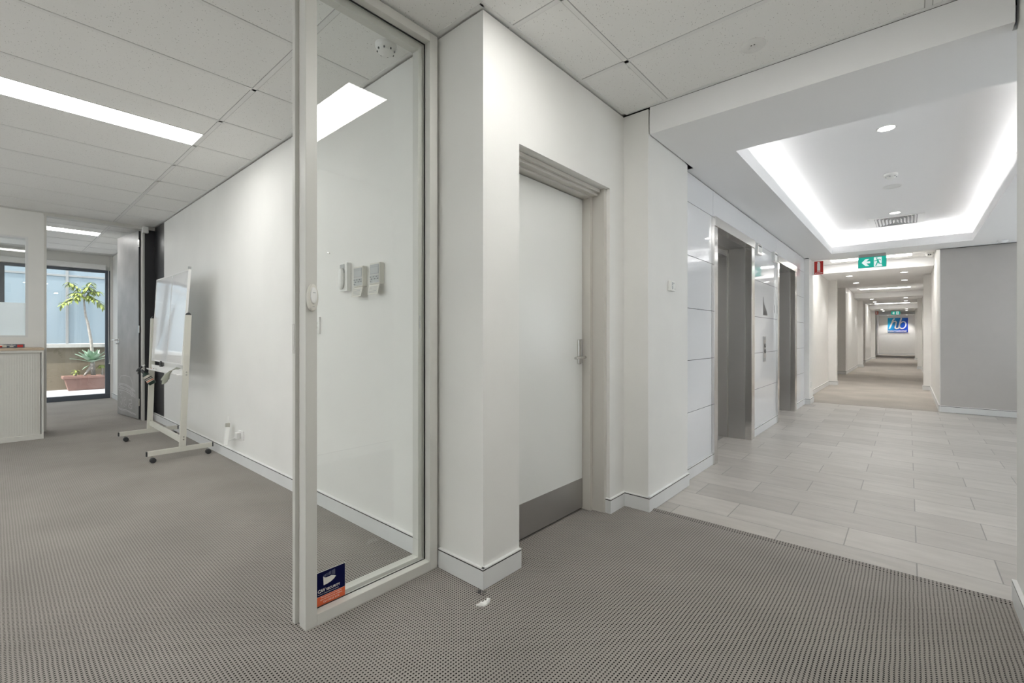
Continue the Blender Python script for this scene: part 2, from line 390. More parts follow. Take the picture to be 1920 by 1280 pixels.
def dup(root, loc, label=None):
    r = root.copy(); COL.objects.link(r); r.location = loc
    if label: r['label'] = label
    def kids(a, b):
        for ch in list(a.children):
            if ch.name not in COL.objects: continue
            c = ch.copy(); COL.objects.link(c); c.parent = b; kids(ch, c)
    kids(root, r); return r

CH = 2.70; SH = 2.52
# ================================================================== FLOORS
f = MB().box(-11.45, 0.36, -5.0, 1.62, -0.08, 0.0).box(-1.70, 0.36, 1.62, 2.945, -0.08, 0.0)
f.prism([(2.915, 0.0), (2.957, 0.0), (2.957, 0.004), (2.945, 0.0075), (2.930, 0.006)], 'x', -1.31, 0.36)
structure(f.build('floor', M['carpet']))
structure(MB().box(-2.2, 2.4, 2.957, 9.66, -0.08, -0.003).build('floor', M['tile']))
structure(MB().box(-2.6, 0.55, 9.66, 38.3, -0.08, 0.0).build('floor', M['carpetc']))
structure(MB().box(-14.2, -11.62, -3.5, 4.0, -0.08, 0.0).build('floor', M['balcfloor']))
structure(MB().box(-1.30, 0.36, 2.9575, 2.9605, -0.05, 0.0005).build('trim_1', M['chrome']))

# ================================================================== WALLS
def wall(name, boxes, m, top=CH, gap=True, mats=None):
    b = MB()
    for (x0, x1, y0, y1, z0, z1) in boxes:
        if z1 is None:
            z1 = top-0.009 if gap else top
            b.box(x0, x1, y0, y1, z0, z1)
            if gap: b.box(x0+0.012, x1-0.012, y0+0.012, y1-0.012, z1, top, 1)
        else: b.box(x0, x1, y0, y1, z0, z1)
    return structure(b.build(name, [m, M['gap']]))
wall('wall_back', [(-11.45, -1.49, 1.50, 1.62, 0, None)], M['wall'])
wall('wall_centre', [(-1.62, -1.49, 1.62, 1.76, 0, None), (-1.62, -1.49, 2.69, 2.885, 0, None),
                     (-1.70, -1.31, 2.885, 3.60, 0, None)], M['wall'])
structure(MB().box(-1.62, -1.49, 1.7601, 2.6899, 2.15, 2.691).build('wall_centre', M['wall']))
structure(MB().box(-1.608, -1.502, 1.7601, 2.6899, 2.691, 2.70).build('trim_2', M['gap']))
# a dark lining closes the space behind the service door
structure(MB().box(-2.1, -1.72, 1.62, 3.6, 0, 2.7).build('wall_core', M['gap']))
wall('wall_right', [(0.36, 0.52, -5.0, 2.965, 0, 2.70)], M['wall'])
wall('wall_rear', [(-1.80, -1.0, -5.12, -5.0, 0, 2.70), (-1.0, 0.36, -5.12, -5.0, 0, 0.75), (-1.0, 0.36, -5.12, -5.0, 2.45, 2.70), (-8.1, -1.80, -5.12, -5.0, 0, 0.75), (-8.1, -1.80, -5.12, -5.0, 2.45, 2.70)], M['wall'])
wall('wall_middle', [(-1.90, -1.80, -5.0, -0.30, 0, 2.70)], M['wall'])
wr = struct_empty('window_rear_unseen', (-4.95, -5.06, 0.75))  # office panes mirrored in the whiteboard; unseen foyer pane added as daylight fill
b = MB()
for x in (-8.07, -6.5, -4.95, -3.4, -1.83, -0.97, 0.33): b.box(x-0.03, x+0.03, -5.09, -5.03, 0.7501, 2.4499)
b.build('frame', M['trimwhite'], wr)
for x0, x1 in ((-8.04, -6.53), (-6.47, -4.98), (-4.92, -3.43), (-3.37, -1.86), (-0.94, 0.30)): MB().box(x0, x1, -5.063, -5.057, 0.7501, 2.4499).build('glass_pane', M['glass'], wr)
# left partition (x = -8) with its window and tall opening
wall('wall_left', [(-8.10, -8.0, 0.277, 0.41, 0, None), (-8.10, -8.0, -5.0, -1.2, 0, None),
                   (-8.10, -8.0, -1.2, 0.277, 0, 1.16), (-8.10, -8.0, -1.2, 0.277, 2.37, 2.69)], M['wall'])
structure(MB().box(-8.10, -8.0, 1.385, 1.4999, 0, 2.655).box(-7.999, -7.48, 1.4985, 1.4999, 0.098, 2.69)
          .build('wall_left', M['chalkblack']))
# far room
wall('wall_far', [(-11.62, -11.5, -5.0, 1.5, 2.42, 2.70), (-11.62, -11.45, 1.467, 1.62, 0, 2.70), (-11.62, -11.5, -5.0, -2.6, 0, 2.42)], M['wall'])
wall('wall_far', [(-11.5, -8.1, -5.12, -5.0, 0, 2.70)], M['wall'])
# lift wall backing, lobby pier and lobby right-hand walls
structure(MB().box(-2.30, -1.36, 3.60, 4.345, 0, 2.52).box(-2.30, -1.36, 5.745, 7.015, 0, 2.52).box(-2.30, -1.36, 8.355, 9.25, 0, 2.52)
          .box(-2.30, -1.36, 4.345, 5.745, 2.265, 2.52).box(-2.30, -1.36, 7.015, 8.355, 2.265, 2.52)
          .box(-2.30, -2.18, 4.345, 5.745, 0, 2.265).box(-2.30, -2.18, 7.015, 8.355, 0, 2.265).build('wall_lift', M['gap']))
pb = MB(); g = 0.0022
zs = [0.098, 0.545, 0.973, 1.403, 1.835, 2.272, 2.512]
for (y0, y1) in ((3.602, 4.33), (5.76, 7.0), (8.37, 9.248)):
    for a, b_ in zip(zs[:-2], zs[1:-1]): pb.box(-1.361, -1.355, y0+g, y1-g, a+g, b_-g)
for (y0, y1) in ((3.602, 4.365), (4.365, 5.70), (5.70, 7.03), (7.03, 8.37), (8.37, 9.248)):
    pb.box(-1.361, -1.355, y0+g, y1-g, zs[-2]+g, zs[-1])
structure(pb.build('wall_lift', M['panel']))
wall('wall_pier', [(-1.75, -1.285, 9.25, 9.66, 0, None)], M['wallwarm'], top=SH)
wall('wall_lobby', [(2.30, 2.42, 2.965, 9.68, 0, 0.8), (2.30, 2.42, 2.965, 9.68, 2.05, SH)], M['wall'])
wl = struct_empty('window_lobby_fill', (2.36, 6.3, 0.8))  # unseen window, added to bring daylight fill into the lobby
b = MB()
for y in (3.0, 4.65, 6.3, 7.95, 9.64): b.box(2.33, 2.39, y-0.03, y+0.03, 0.8001, 2.0499)
b.build('frame', M['trimwhite'], wl)  # frame of the added lobby window
for y0, y1 in ((3.03, 4.62), (4.68, 6.27), (6.33, 7.92), (7.98, 9.61)): MB().box(2.357, 2.363, y0, y1, 0.8001, 2.0499).build('glass_pane', M['glass'], wl)  # panes of the added lobby window
wall('wall_lobby', [(0.52, 2.30, 2.845, 2.965, 0, SH)], M['wall'])
wall('wall_lobby', [(0.376, 2.30, 9.68, 9.80, 0, SH)], M['grey'])
# corridor, repeating bays of 8.4 m
P = 8.4
L = [(-1.60, -1.455, 9.66, 13.30, 0, None)]
Rw = [(0.37, 0.55, 9.80, 13.35, 0, None)]
structure(MB().box(0.37, 0.376, 9.68, 9.80, 0, 2.691).box(0.376, 0.55, 9.80, 9.801, SH, 2.70).build('wall_corridor', M['wallwarm']))
Rp = []
for k in range(3):
    y = 13.30+P*k
    L += [(-2.4, -1.29, y, y+0.15, 0, None), (-2.4, -2.3, y+0.15, y+4.0, 0, None)]
    L += [(-2.4, -1.455, y+4.0, y+P if k < 2 else 38.0, 0, None)]
    Rp += [(0.25, 0.55, y+0.05, y+0.2, 0, None)]
    Rw += [(0.37, 0.55, y+0.2, y+P+0.05 if k < 2 else 38.0, 0, None)]
wall('wall_corridor', L, M['wallwarm']); wall('wall_corridor', Rw, M['wallwarm']); wall('wall_corridor', Rp, M['wallwarm'])
wall('wall_end', [(-1.60, 0.55, 38.0, 38.1, 0, 2.70)], M['wallwarm'])

# ================================================================== SKIRTINGS
def skirt(name, runs):
    b = MB()
    for (axis, fixed, a, c, nrm) in runs:   # board 15 mm proud of the wall face, shadow groove below its lip
        for (z0, z1, t, mi) in ((0, 0.0865, 0.015, 0), (0.0865, 0.0925, 0.0146, 1), (0.0925, 0.098, 0.0152, 2)):
            if axis == 'y': b.box(fixed, fixed+nrm*t, a, c, z0, z1, mi)
            else: b.box(a, c, fixed, fixed+nrm*t, z0, z1, mi)
    return structure(b.build(name, [M['skirt'], M['gap'], M['trimwhite']]))
skirt('baseboard_back', [('x', 1.4998, -7.999, -1.912, -1), ('x', 1.4998, -1.795, -1.475, -1)])
skirt('baseboard_back', [('x', 1.4998, -11.45, -8.14, -1)])
skirt('baseboard_centre', [('y', -1.4898, 1.484, 1.76, 1), ('y', -1.4898, 2.69, 2.869, 1), ('x', 2.8848, -1.489, -1.295, -1),
                           ('y', -1.3098, 2.869, 3.60, 1), ('x', 2.69, -1.52, -1.475, -1)])
skirt('baseboard_lift', [('y', -1.3602, 3.602, 4.33, 1), ('y', -1.3602, 5.76, 7.0, 1), ('y', -1.3602, 8.37, 9.235, 1)])
skirt('baseboard_lobby', [('x', 9.2498, -1.359, -1.27, -1), ('y', -1.2848, 9.235, 9.66, 1), ('x', 9.6798, 0.376, 2.30, -1), ('y', 2.2998, 2.97, 9.66, -1)])
skirt('baseboard_right', [('y', 0.3598, -5.0, 2.965, -1)])
cs = [('y', -1.4548, 9.66, 13.285, 1), ('y', 0.3698, 9.68, 13.335, -1)]
for k in range(3):
    y = 13.30+P*k
    cs += [('x', y-0.0002, -1.455, -1.275, -1), ('y', -1.2898, y-0.015, y+0.15, 1), ('x', y+3.9998, -2.3, -1.44, -1),
           ('y', -1.4548, y+3.985, (y+P-0.016) if k < 2 else 38.0, 1), ('x', y+0.0498, 0.235, 0.37, -1), ('y', 0.2498, y+0.035, y+0.2, -1),
           ('y', 0.3698, y+0.2, (y+P+0.034) if k < 2 else 38.0, -1)]
cs += [('x', 37.9998, -1.44, 0.355, -1)]
skirt('baseboard_corridor', cs)

# ================================================================== CEILINGS
structure(MB().box(-11.62, 0.52, -5.12, 1.62, 2.703, 2.80).box(-2.1, 0.52, 1.62, 2.89, 2.703, 2.80).build('ceiling', M['ceil']))
# suspended grid, bars stand 3 mm proud of the tiles
b = MB(); hb = 0.012
def bx_(x0, x1, y0, y1):      # bar with a shallow shadow line along both sides
    b.box(x0, x1, y0, y1, 2.700, 2.704)
    if x1-x0 < y1-y0:
        for q_ in (x0-0.0035, x1): b.box(q_, q_+0.0035, y0, y1, 2.7026, 2.704, 1)
    else:
        for q_ in (y0-0.0035, y1): b.box(x0, x1, q_, q_+0.0035, 2.7026, 2.704, 1)
for k in range(1, 17):
    x = -1.183-0.627*k
    if x > -8.0: bx_(x-hb, x+hb, -5.0, 1.5) if x < -1.86 else None
    elif x < -8.12: bx_(x-hb, x+hb, -5.0, 1.5)
for y in (1.066, -0.188, -1.442, -2.696, -3.95):
    bx_(-7.99, -1.86, y-hb, y+hb); bx_(-11.49, -8.11, y-hb, y+hb)
for x in (-1.183, 0.071): bx_(x-hb, x+hb, -5.0, 2.885)
for y in (2.323, 1.696, 1.069, 0.442, -0.185, -0.812, -1.439, -2.066, -2.693): bx_(-1.80, 0.36, y-hb, y+hb)
structure(b.build('ceiling_grid', [M['tbar'], M['barline']]))
b = MB()
for (x0, x1, y0, y1) in ((-7.99, -1.91, 1.476, 1.4998), (-1.795, -1.478, 1.476, 1.4998), (-1.4898, -1.466, 1.476, 2.885), (-1.4898, 0.36, 2.861, 2.8848),
                         (0.336, 0.36, -5, 2.885), (-8.0, -7.976, -5.0, 1.4998), (-1.79, -1.77, -5.0, -0.30), (-11.49, -8.11, 1.476, 1.4998), (-11.498, -11.474, -5, 1.4998)):
    b.box(x0, x1, y0, y1, 2.7005, 2.7035)
structure(b.build('trim_3', M['tbar']))
# unseen shell added to block sky light leaks: roof slab, subfloor, outer walls
sh = MB().box(-11.62, 3.0, -5.4, 38.5, 2.95, 3.10).box(-11.62, 3.0, -5.4, 38.5, -0.30, -0.10)
sh.box(2.9, 3.0, -5.4, 2.5, -0.10, 2.95).box(2.9, 3.0, 10.2, 38.5, -0.10, 2.95).box(-11.62, 2.9, 38.4, 38.5, -0.10, 2.95)
sh.box(-11.62, 2.9, -5.3, -5.13, 2.701, 2.95).box(0.36, 2.9, -5.3, -5.13, -0.1, 2.70)
sh.box(-11.62, -11.52, 1.63, 38.4, -0.10, 2.95).box(-11.62, -11.52, -5.3, 1.63, 2.801, 2.95).box(-11.62, -11.55, -5.3, 1.63, -0.10, -0.001)
structure(sh.build('wall_light_block', M['gap']))
# bulkhead and lobby soffit with its coffer opening
cx0, cx1, cy0, cy1 = -0.945, 0.68, 3.56, 9.05
b = MB().box(-1.30, 0.346, 2.885, 2.966, SH, 2.698)
b.box(-1.30, 2.3, 2.966, cy0, SH, SH+0.02)
b.box(-1.30, 2.3, cy1, 9.65, SH, SH+0.02).box(-1.36, cx0, cy0, cy1, SH, SH+0.02).box(cx1, 2.3, cy0, cy1, SH, SH+0.02)
b.box(-1.36, -1.30, 3.602, cy0, SH, SH+0.02).box(-1.36, -1.30, cy1, 9.65, SH, SH+0.02).box(-1.36, -1.30, 3.602, 3.7, SH, SH+0.02)
b.box(-1.36, 2.3, 9.62, 9.65, SH, 2.70)
structure(b.build('ceiling_soffit', M['soffit']))
b = MB(); t = 0.015; zt = 2.635; ZR = 2.85
b.box(cx0-t, cx0, cy0-t, cy1+t, SH+0.0205, zt).box(cx1, cx1+t, cy0-t, cy1+t, SH+0.0205, zt).box(cx0, cx1, cy0-t, cy0, SH+0.0205, zt).box(cx0, cx1, cy1, cy1+t, SH+0.0205, zt)
tx0, tx1, ty0, ty1 = cx0-0.062, cx1+0.062, cy0-0.062, cy1+0.062
b.box(tx0-0.02, tx0, ty0, ty1, SH+0.021, ZR+0.02).box(tx1, tx1+0.02, ty0, ty1, SH+0.021, ZR+0.02).box(tx0, tx1, ty0-0.02, ty0, SH+0.021, ZR+0.02).box(tx0, tx1, ty1, ty1+0.02, SH+0.021, ZR+0.02)
b.box(tx0, tx1, ty0, ty1, ZR, ZR+0.04)
structure(b.build('ceiling_coffer', M['soffit']))
# corridor ceilings: tiles with drop bulkheads
structure(MB().box(-2.4, 0.55, 9.65, 38.1, 2.702, 2.78).build('ceiling', M['soffit']))
for k in range(3):
    y = 11.78+P*k
    structure(MB().box(-1.452, 0.367, y, y+1.519, SH, 2.699).box(-1.287, 0.247, y+1.519, y+1.669, SH, 2.699)
              .box(-2.295, 0.247, y+1.6695, y+1.72, SH, 2.699).box(-2.295, 0.367, y+1.721, y+3.75, SH, 2.699).build('ceiling_bulkhead', M['soffit']))
structure(MB().box(-1.452, 0.367, 36.9, 37.99, SH, 2.699).build('ceiling_bulkhead', M['soffit']))

# ================================================================== LED strip in the coffer
t_ = thing('cove_light', 'white glowing light strip hidden behind the lip of the lobby ceiling coffer', 'light', (0, 0, 0))
t_.location = ((cx0+cx1)/2, (cy0+cy1)/2, SH+0.022)
for (x0, x1, y0, y1) in ((cx0-0.050, cx0-0.026, cy0-0.05, cy1+0.05), (cx1+0.026, cx1+0.050, cy0-0.05, cy1+0.05),
                         (cx0-0.025, cx1+0.025, cy0-0.050, cy0-0.026), (cx0-0.025, cx1+0.025, cy1+0.026, cy1+0.050)):
    MB().box(x0, x1, y0, y1, SH+0.022, SH+0.034).build('light_strip', M['cove'], t_)

# ================================================================== LIGHTS THAT ARE LAMPS
def panel_light(x0, x1, y0, y1, label, group=None):
    cx, cy = (x0+x1)/2, (y0+y1)/2
    t = thing('ceiling_light', label, 'light', (cx, cy, 2.70), group)
    MB().box(x0+0.008, x1-0.008, y0+0.008, y1-0.008, 2.6985, 2.7025).build('diffuser', M['lamp'], t)
    r = MB(); e = 0.008
    r.box(x0, x1, y0, y0+e, 2.6975, 2.7025).box(x0, x1, y1-e, y1, 2.6975, 2.7025).box(x0, x0+e, y0+e, y1-e, 2.6975, 2.7025).box(x1-e, x1, y0+e, y1-e, 2.6975, 2.7025)
    r.build('rim', M['trimwhite'], t); return t
l0 = panel_light(-4.315, -4.02, -0.172, 1.052, 'long white ceiling light over the office carpet, in front of the whiteboard')
c0 = l0.location.copy()
dup(l0, c0+Vector((-4.98, 0, 0)), 'long ceiling light in the far room seen above the planter through the tall opening')
dup(l0, c0+Vector((0, -2.508, 0)), 'ceiling light left of the photo, in line with the long office light')
dup(l0, c0+Vector((-2.508, -2.508, 0)), 'ceiling light left of the photo, nearer the low cabinet')
dup(l0, c0+Vector((1.254+0.3, -2.508, 0)), 'ceiling light behind the camera over the open office carpet')
dup(l0, c0+Vector((-4.98, -2.508, 0)), 'ceiling light in the far room left of the photo')
l1 = panel_light(-1.167, 0.055, 1.40, 1.68, 'ceiling light by the service door that shows as a reflection in the glass screen')
dup(l1, l1.location+Vector((0, -2.508, 0)), 'ceiling light straight behind the camera')

def linear_light(x0, x1, y0, y1, z, label):
    t = thing('linear_light', label, 'light', ((x0+x1)/2, (y0+y1)/2, z), 'linear lights along the corridor ceiling')
    MB().box(x0+0.006, x1-0.006, y0+0.006, y1-0.006, z-0.004, z).build('diffuser', M['lampc'], t)
    r = MB(); e = 0.006
    r.box(x0, x1, y0, y0+e, z-0.005, z).box(x0, x1, y1-e, y1, z-0.005, z).box(x0, x0+e, y0+e, y1-e, z-0.005, z).box(x1-e, x1, y0+e, y1-e, z-0.005, z)
    r.build('rim', M['trimwhite'], t); return t
q = linear_light(-1.19, 0.055, 11.10, 11.42, 2.702, 'wide glowing light above the near exit sign in the corridor')
dup(q, (q.location.x, 18.65, 2.702), 'glowing corridor light in the second ceiling recess from the lobby')
dup(q, (q.location.x, 27.25, 2.702), 'glowing corridor light in the third and farthest ceiling recess')

def downlight(x, y, z, label, group, power, size=0.055):
    t = thing('downlight', label, 'downlight', (x, y, z), group)
    MB().lathe((x, y, z), (0, 0, -1), [(size+0.012, 0), (size+0.012, 0.002), (size+0.002, 0.005), (size, 0.003), (size, 0)]).build('ring', M['trimwhite'], t, smooth=True)
    MB().lathe((x, y, z-0.0032), (0, 0, -1), [(size-0.001, 0), (size-0.001, 0.001)]).build('lens', M['spot'], t)
    ld = bpy.data.lights.new('lamp', 'SPOT'); ld.energy = power; ld.spot_size = math.radians(92); ld.spot_blend = 0.55
    ld.shadow_soft_size = 0.04; ld.color = (1, 0.975, 0.94)
    lo = bpy.data.objects.new('lamp', ld); COL.objects.link(lo); lo.parent = t; lo.location = (0, 0, -0.02)
    return t
d0 = downlight(-0.133, 4.741, 2.85, 'round downlight in the lobby coffer nearest the camera, alone before the smoke detector', 'downlights in the lobby coffer', SPOT)
dup(d0, (-0.136, 8.06, 2.85), 'round downlight in the lobby coffer just before the air vent')
pl = []
names = ['first', 'second', 'third', 'fourth', 'fifth', 'sixth', 'seventh']
for i, y in enumerate((12.60, 14.33, 20.92, 22.73, 29.32, 31.12, 37.5)):
    for x, s in ((-0.992, 'left'), (-0.068, 'right')):
        lab = 'small downlight on the %s of the %s pair along the corridor' % (s, names[i])
        if not pl: pl.append(downlight(x, y, SH, lab, 'downlights along the corridor', SPOT*0.68))
        else: pl.append(dup(pl[0], (x, y, SH), lab))
for r_ in pl[-2:]:
    for ch in r_.children:
        if ch.type == 'LIGHT': ch.data = ch.data.copy(); ch.data.energy = SPOT*1.5

# ================================================================== GLASS SCREEN
gs = struct_empty('window_1', (-1.80, 1.15, 0))
xg0, xg1 = -1.90, -1.80
b = MB()
b.box(xg0, xg1, 1.436, 1.4845, 0, 2.689).box(xg0, xg1, 0.862, 1.436, 2.645, 2.689)
b.box(xg0, xg1, 0.862, 1.436, 0, 0.046)
b.build('frame', M['alu'], gs, bevel=0.0015)
# end post with its rebate and strike slot
b = MB()
b.box(-1.855, -1.80, 0.815, 0.862, 0, 2.689).box(-1.875, -1.855, 0.822, 0.862, 0, 2.689).box(-1.90, -1.875, 0.806, 0.862, 0, 2.689)
b.build('end_post', M['alu'], gs, bevel=0.002)
MB().box(-1.896, -1.879, 0.8045, 0.806, 1.10, 1.22).build('strike_plate', M['chrome'], gs)
MB().box(-1.852, -1.846, 0.880, 1.436, 0.060, 2.645).build('glass_pane', M['glass'], gs)
b = MB()
b.box(-1.842, -1.839, 0.8621, 1.4359, 0.046, 0.049).box(-1.843, -1.838, 1.431, 1.4359, 0.05, 2.645).box(-1.843, -1.838, 0.8621, 1.431, 2.640, 2.645)
b.build('gasket', M['gasket'], gs)
b = MB()
b.box(-1.90, -1.855, 1.405, 1.436, 0.0461, 2.645).box(-1.90, -1.855, 0.8621, 1.405, 2.61, 2.645).box(-1.90, -1.855, 0.8621, 1.405, 0.0461, 0.062)
b.build('inner_bead', M['alu'], gs)
# faint etched marks at the right edge of the pane
b = MB()
b.text('SAFETY GLASS', 0.010, (-1.8455, 1.412, 1.21), (0, 0, 1), (0, -1, 0), 0.0002)
tag(b.build('glass_marking', M['stickgrey'], loc=(-1.8455, 1.41, 1.2)), 'tiny printed marking running up the right edge of the glass screen', 'label')

# security sticker on the pane, low at the left
def yz(v): return v
s_y0, s_y1 = 0.884, 1.007
tx = -1.8455
st = thing('security_sticker', 'navy and orange security company sticker low on the glass screen', 'sticker', (tx, 0.93, 0.06))
def SP(y, z): return (tx, y, z)
zb, zm, ztop = 0.0475, 0.0860, 0.186
b = MB().box(tx-0.0002, tx+0.0002, s_y0-0.003, s_y1+0.001, zb-0.001, ztop+0.001); b.build('backing', M['stickwhite'], st)
MB().box(tx+0.0002, tx+0.0005, s_y0-0.003, s_y1, zm, ztop).build('navy_field', M['navy'], st)
MB().box(tx+0.0002, tx+0.0005, s_y0-0.003, s_y1, zb, zm-0.001).build('orange_field', M['orange'], st)
lg = MB(); xx = tx+0.0006
def poly_yz(mb, pts, mi=0, d=0.0002, x=None):
    x = xx if x is None else x
    mb.prism([(p[0], p[1]) for p in pts], 'x', x, x+d, mi)
cy = 0.909
poly_yz(lg, [(cy, 0.1655), (cy+0.006, 0.159), (cy+0.014, 0.156), (cy+0.024, 0.156), (cy+0.036, 0.157), (cy+0.048, 0.1525), (cy+0.0565, 0.1475),
             (cy+0.048, 0.139), (cy+0.034, 0.132), (cy+0.018, 0.1285), (cy+0.002, 0.1275)])
for i in range(9):
    y_ = cy+0.003+i*0.0058
    lg.box(xx, xx+0.0002, y_, y_+0.0026, 0.1615 if i < 6 else 0.160-0.002*(i-6), (0.1700+0.0012*i) if i < 7 else 0.178, 1)
lg.text('CAV', 0.0190, (xx, 0.8855, 0.1015), (0, 1, 0), (0, 0, 1), 0.0002, xs=0.84, bold=0.0005, shear=0.15)
lg.text('SECURITY', 0.0140, (xx, 0.9225, 0.1015), (0, 1, 0), (0, 0, 1), 0.0002, xs=0.98, bold=0.0003)
lg.text('Electronic & integrated security systems', 0.0056, (xx, 0.8870, 0.0925), (0, 1, 0), (0, 0, 1), 0.0002, xs=1.0)
lg.text('These premises are protected by', 0.0080, (xx, 0.945, 0.0765), (0, 1, 0), (0, 0, 1), 0.0002, 'CENTER', xs=0.86)
lg.text('alarm and video security surveillance', 0.0080, (xx, 0.945, 0.0675), (0, 1, 0), (0, 0, 1), 0.0002, 'CENTER', xs=0.82)
lg.text('Call 1300 22 10 22', 0.0105, (xx, 0.945, 0.0550), (0, 1, 0), (0, 0, 1), 0.0002, 'CENTER', xs=0.88)
lg.build('print', [M['stickwhite'], M['stickgrey']], st)

# oval sounder on the end post
t = thing('oval_sensor', 'cream oval sensor mounted on the end post of the glass screen', 'sensor', (-1.80, 0.838, 1.325))
def oval(c, ry, rz, x0, x1, n=28): return [[(x, c[0]+ry*s_*math.cos(2*PI*k/n), c[1]+rz*s_*math.sin(2*PI*k/n)) for k in range(n)] for x, s_ in ((x0, 1), (x1-0.004, 1), (x1-0.001, 0.96), (x1, 0.90))]
MB().rings(oval((0.8385, 1.325), 0.0215, 0.054, -1.7999, -1.782)).build('housing', M['creamplastic'], t, smooth=True)
MB().rings(oval((0.839, 1.333), 0.0135, 0.034, -1.782, -1.777)).build('button', M['whiteplastic'], t, smooth=True)
MB().box(-1.7818, -1.7812, 0.834, 0.843, 1.287, 1.2895).build('led_slot', M['greyplastic'], t)
MB().box(-1.7770, -1.7767, 0.8335, 0.845, 1.3425, 1.3445).build('print_mark', M['greyplastic'], t)

# ================================================================== SERVICE DOOR
dr = struct_empty('door_1', (-1.60, 2.2, 0))
MB().box(-1.705, -1.665, 1.80, 2.630, 0.012, 2.095).build('door_leaf', M['doorpaint'], dr, bevel=0.0015)
MB().box(-1.665, -1.6635, 1.802, 2.628, 0.014, 0.213).build('kick_plate', M['kick'], dr)
b = MB()   # frame: outer band, rebate step, stop on each jamb and the head
b.box(-1.605, -1.515, 2.6605, 2.6899, 0, 2.149)
b.box(-1.715, -1.605, 2.634, 2.6899, 0, 2.149)
b.box(-1.605, -1.515, 1.7601, 1.785, 0, 2.149); b.box(-1.715, -1.605, 1.7601, 1.797, 0, 2.149)
b.box(-1.605, -1.565, 1.785, 2.6605, 2.108, 2.149); b.box(-1.715, -1.605, 1.797, 2.634, 2.100, 2.149)
b.box(-1.575, -1.545, 1.785, 2.6605, 2.125, 2.149)
b.build('door_frame', M['frame'], dr, bevel=0.002)
hd = MB().box(-1.665, -1.652, 2.566, 2.600, 0.985, 1.150).build('handle_plate', M['chrome'], dr, bevel=0.003)
MB().box(-1.665, -1.655, 2.604, 2.622, 0.990, 1.152).build('cover_strip', M['kick'], dr, bevel=0.002)
MB().tube([(-1.652, 2.585, 1.032), (-1.612, 2.585, 1.032), (-1.608, 2.578, 1.032), (-1.607, 2.50, 1.032), (-1.607, 2.455, 1.030)], 0.0085, 12).build('handle_lever', M['chrome'], dr, smooth=True)

# ================================================================== LIFTS
def lift(y0, y1, label):
    t = thing('elevator_entrance', label, 'elevator', (-1.40, (y0+y1)/2, 0), 'lift entrances in the lobby')
    jl, jr = y0+0.095, y1-0.125
    b = MB()
    b.box(-1.40, -1.330, y0, jl, -0.003, 2.18).box(-1.40, -1.330, jr, y1, -0.003, 2.18).box(-1.40, -1.322, y0, y1, 2.18, 2.268)
    b.build('frame', M['steelframe'], t, bevel=0.002)
    b = MB()
    b.box(-1.575, -1.40, jr, y1-0.01, -0.003, 2.18).box(-1.575, -1.40, y0+0.01, jl, -0.003, 2.18).box(-1.575, -1.40, jl, jr, 2.18, 2.25)
    b.box(-1.720, -1.590, jr-0.012, y1-0.01, -0.003, 2.10).box(-1.720, -1.590, y0+0.01, jl+0.012, -0.003, 2.10).box(-1.720, -1.590, jl, jr, 2.10, 2.25)
    b.build('reveal', M['steel'], t, bevel=0.001)
    MB().box(-1.590, -1.575, jr-0.010, y1-0.01, -0.003, 2.18).box(-1.590, -1.575, y0+0.01, jl+0.010, -0.003, 2.18).box(-1.590, -1.575, jl, jr, 2.14, 2.25).build('edge_strip', M['steelframe'], t)
    mid = (jl+jr)/2
    MB().box(-1.760, -1.730, jl-0.02, mid-0.0015, 0.004, 2.12).build('door_panel', M['steel'], t)
    MB().box(-1.760, -1.730, mid+0.0015, jr+0.02, 0.004, 2.12).build('door_panel', M['steel'], t)
    MB().box(-1.80, -1.62, jl, jr, -0.003, 0.002).build('sill', M['kick'], t)
    return t
lift(4.33, 5.76, 'nearer stainless steel lift entrance, beside the plain column')
lift(7.00, 8.37, 'farther stainless steel lift entrance, next to the corridor opening')
def indicator(y0, y1, z0, z1, label):
    t = thing('lift_indicator', label, 'sign', (-1.355, (y0+y1)/2, (z0+z1)/2), 'square lift indicators above the glass panels')
    MB().box(-1.355, -1.322, y0, y1, z0, z1).build('housing', M['trimwhite'], t, bevel=0.002)
    e = 0.022; r = MB()
    r.box(-1.322, -1.318, y0, y1, z0, z0+e).box(-1.322, -1.318, y0, y1, z1-e, z1).box(-1.322, -1.318, y0, y0+e, z0+e, z1-e).box(-1.322, -1.318, y1-e, y1, z0+e, z1-e)
    r.build('bezel', M['steelframe'], t)
    MB().box(-1.3219, -1.3205, y0+e, y1-e, z1-e-0.012, z1-e).box(-1.3219, -1.3205, y0+e, y0+e+0.012, z0+e, z1-e-0.012).build('recess_edge', M['darkplastic'], t)
    MB().box(-1.3219, -1.3212, y0+e+0.012, y1-e, z0+e, z1-e-0.012).build('lens', M['whiteplastic'], t)
indicator(5.86, 6.06, 2.135, 2.262, 'square lift indicator beside the head of the nearer lift')
indicator(6.74, 6.93, 2.155, 2.285, 'square lift indicator beside the head of the farther lift')
t = thing('call_button_panel', 'narrow steel lift call panel with two dark buttons between the lifts', 'button panel', (-1.355, 6.34, 1.01))
MB().box(-1.355, -1.350, 6.275, 6.405, 0.857, 1.172).build('plate', M['kick'], t, bevel=0.001)
for z in (1.055, 0.985):
    MB().lathe((-1.350, 6.355, z), (1, 0, 0), [(0.026, 0), (0.026, 0.004), (0.020, 0.006)], 20).build('button', M['darkplastic'], t, smooth=True)
    MB().lathe((-1.344, 6.355, z), (1, 0, 0), [(0.011, 0), (0.011, 0.001)], 16).build('button_centre', M['chrome'], t)
for z in (1.13, 0.87): MB().box(-1.350, -1.3495, 6.29, 6.39, z, z+0.03).build('engraved_field', M['greyplastic'], t)
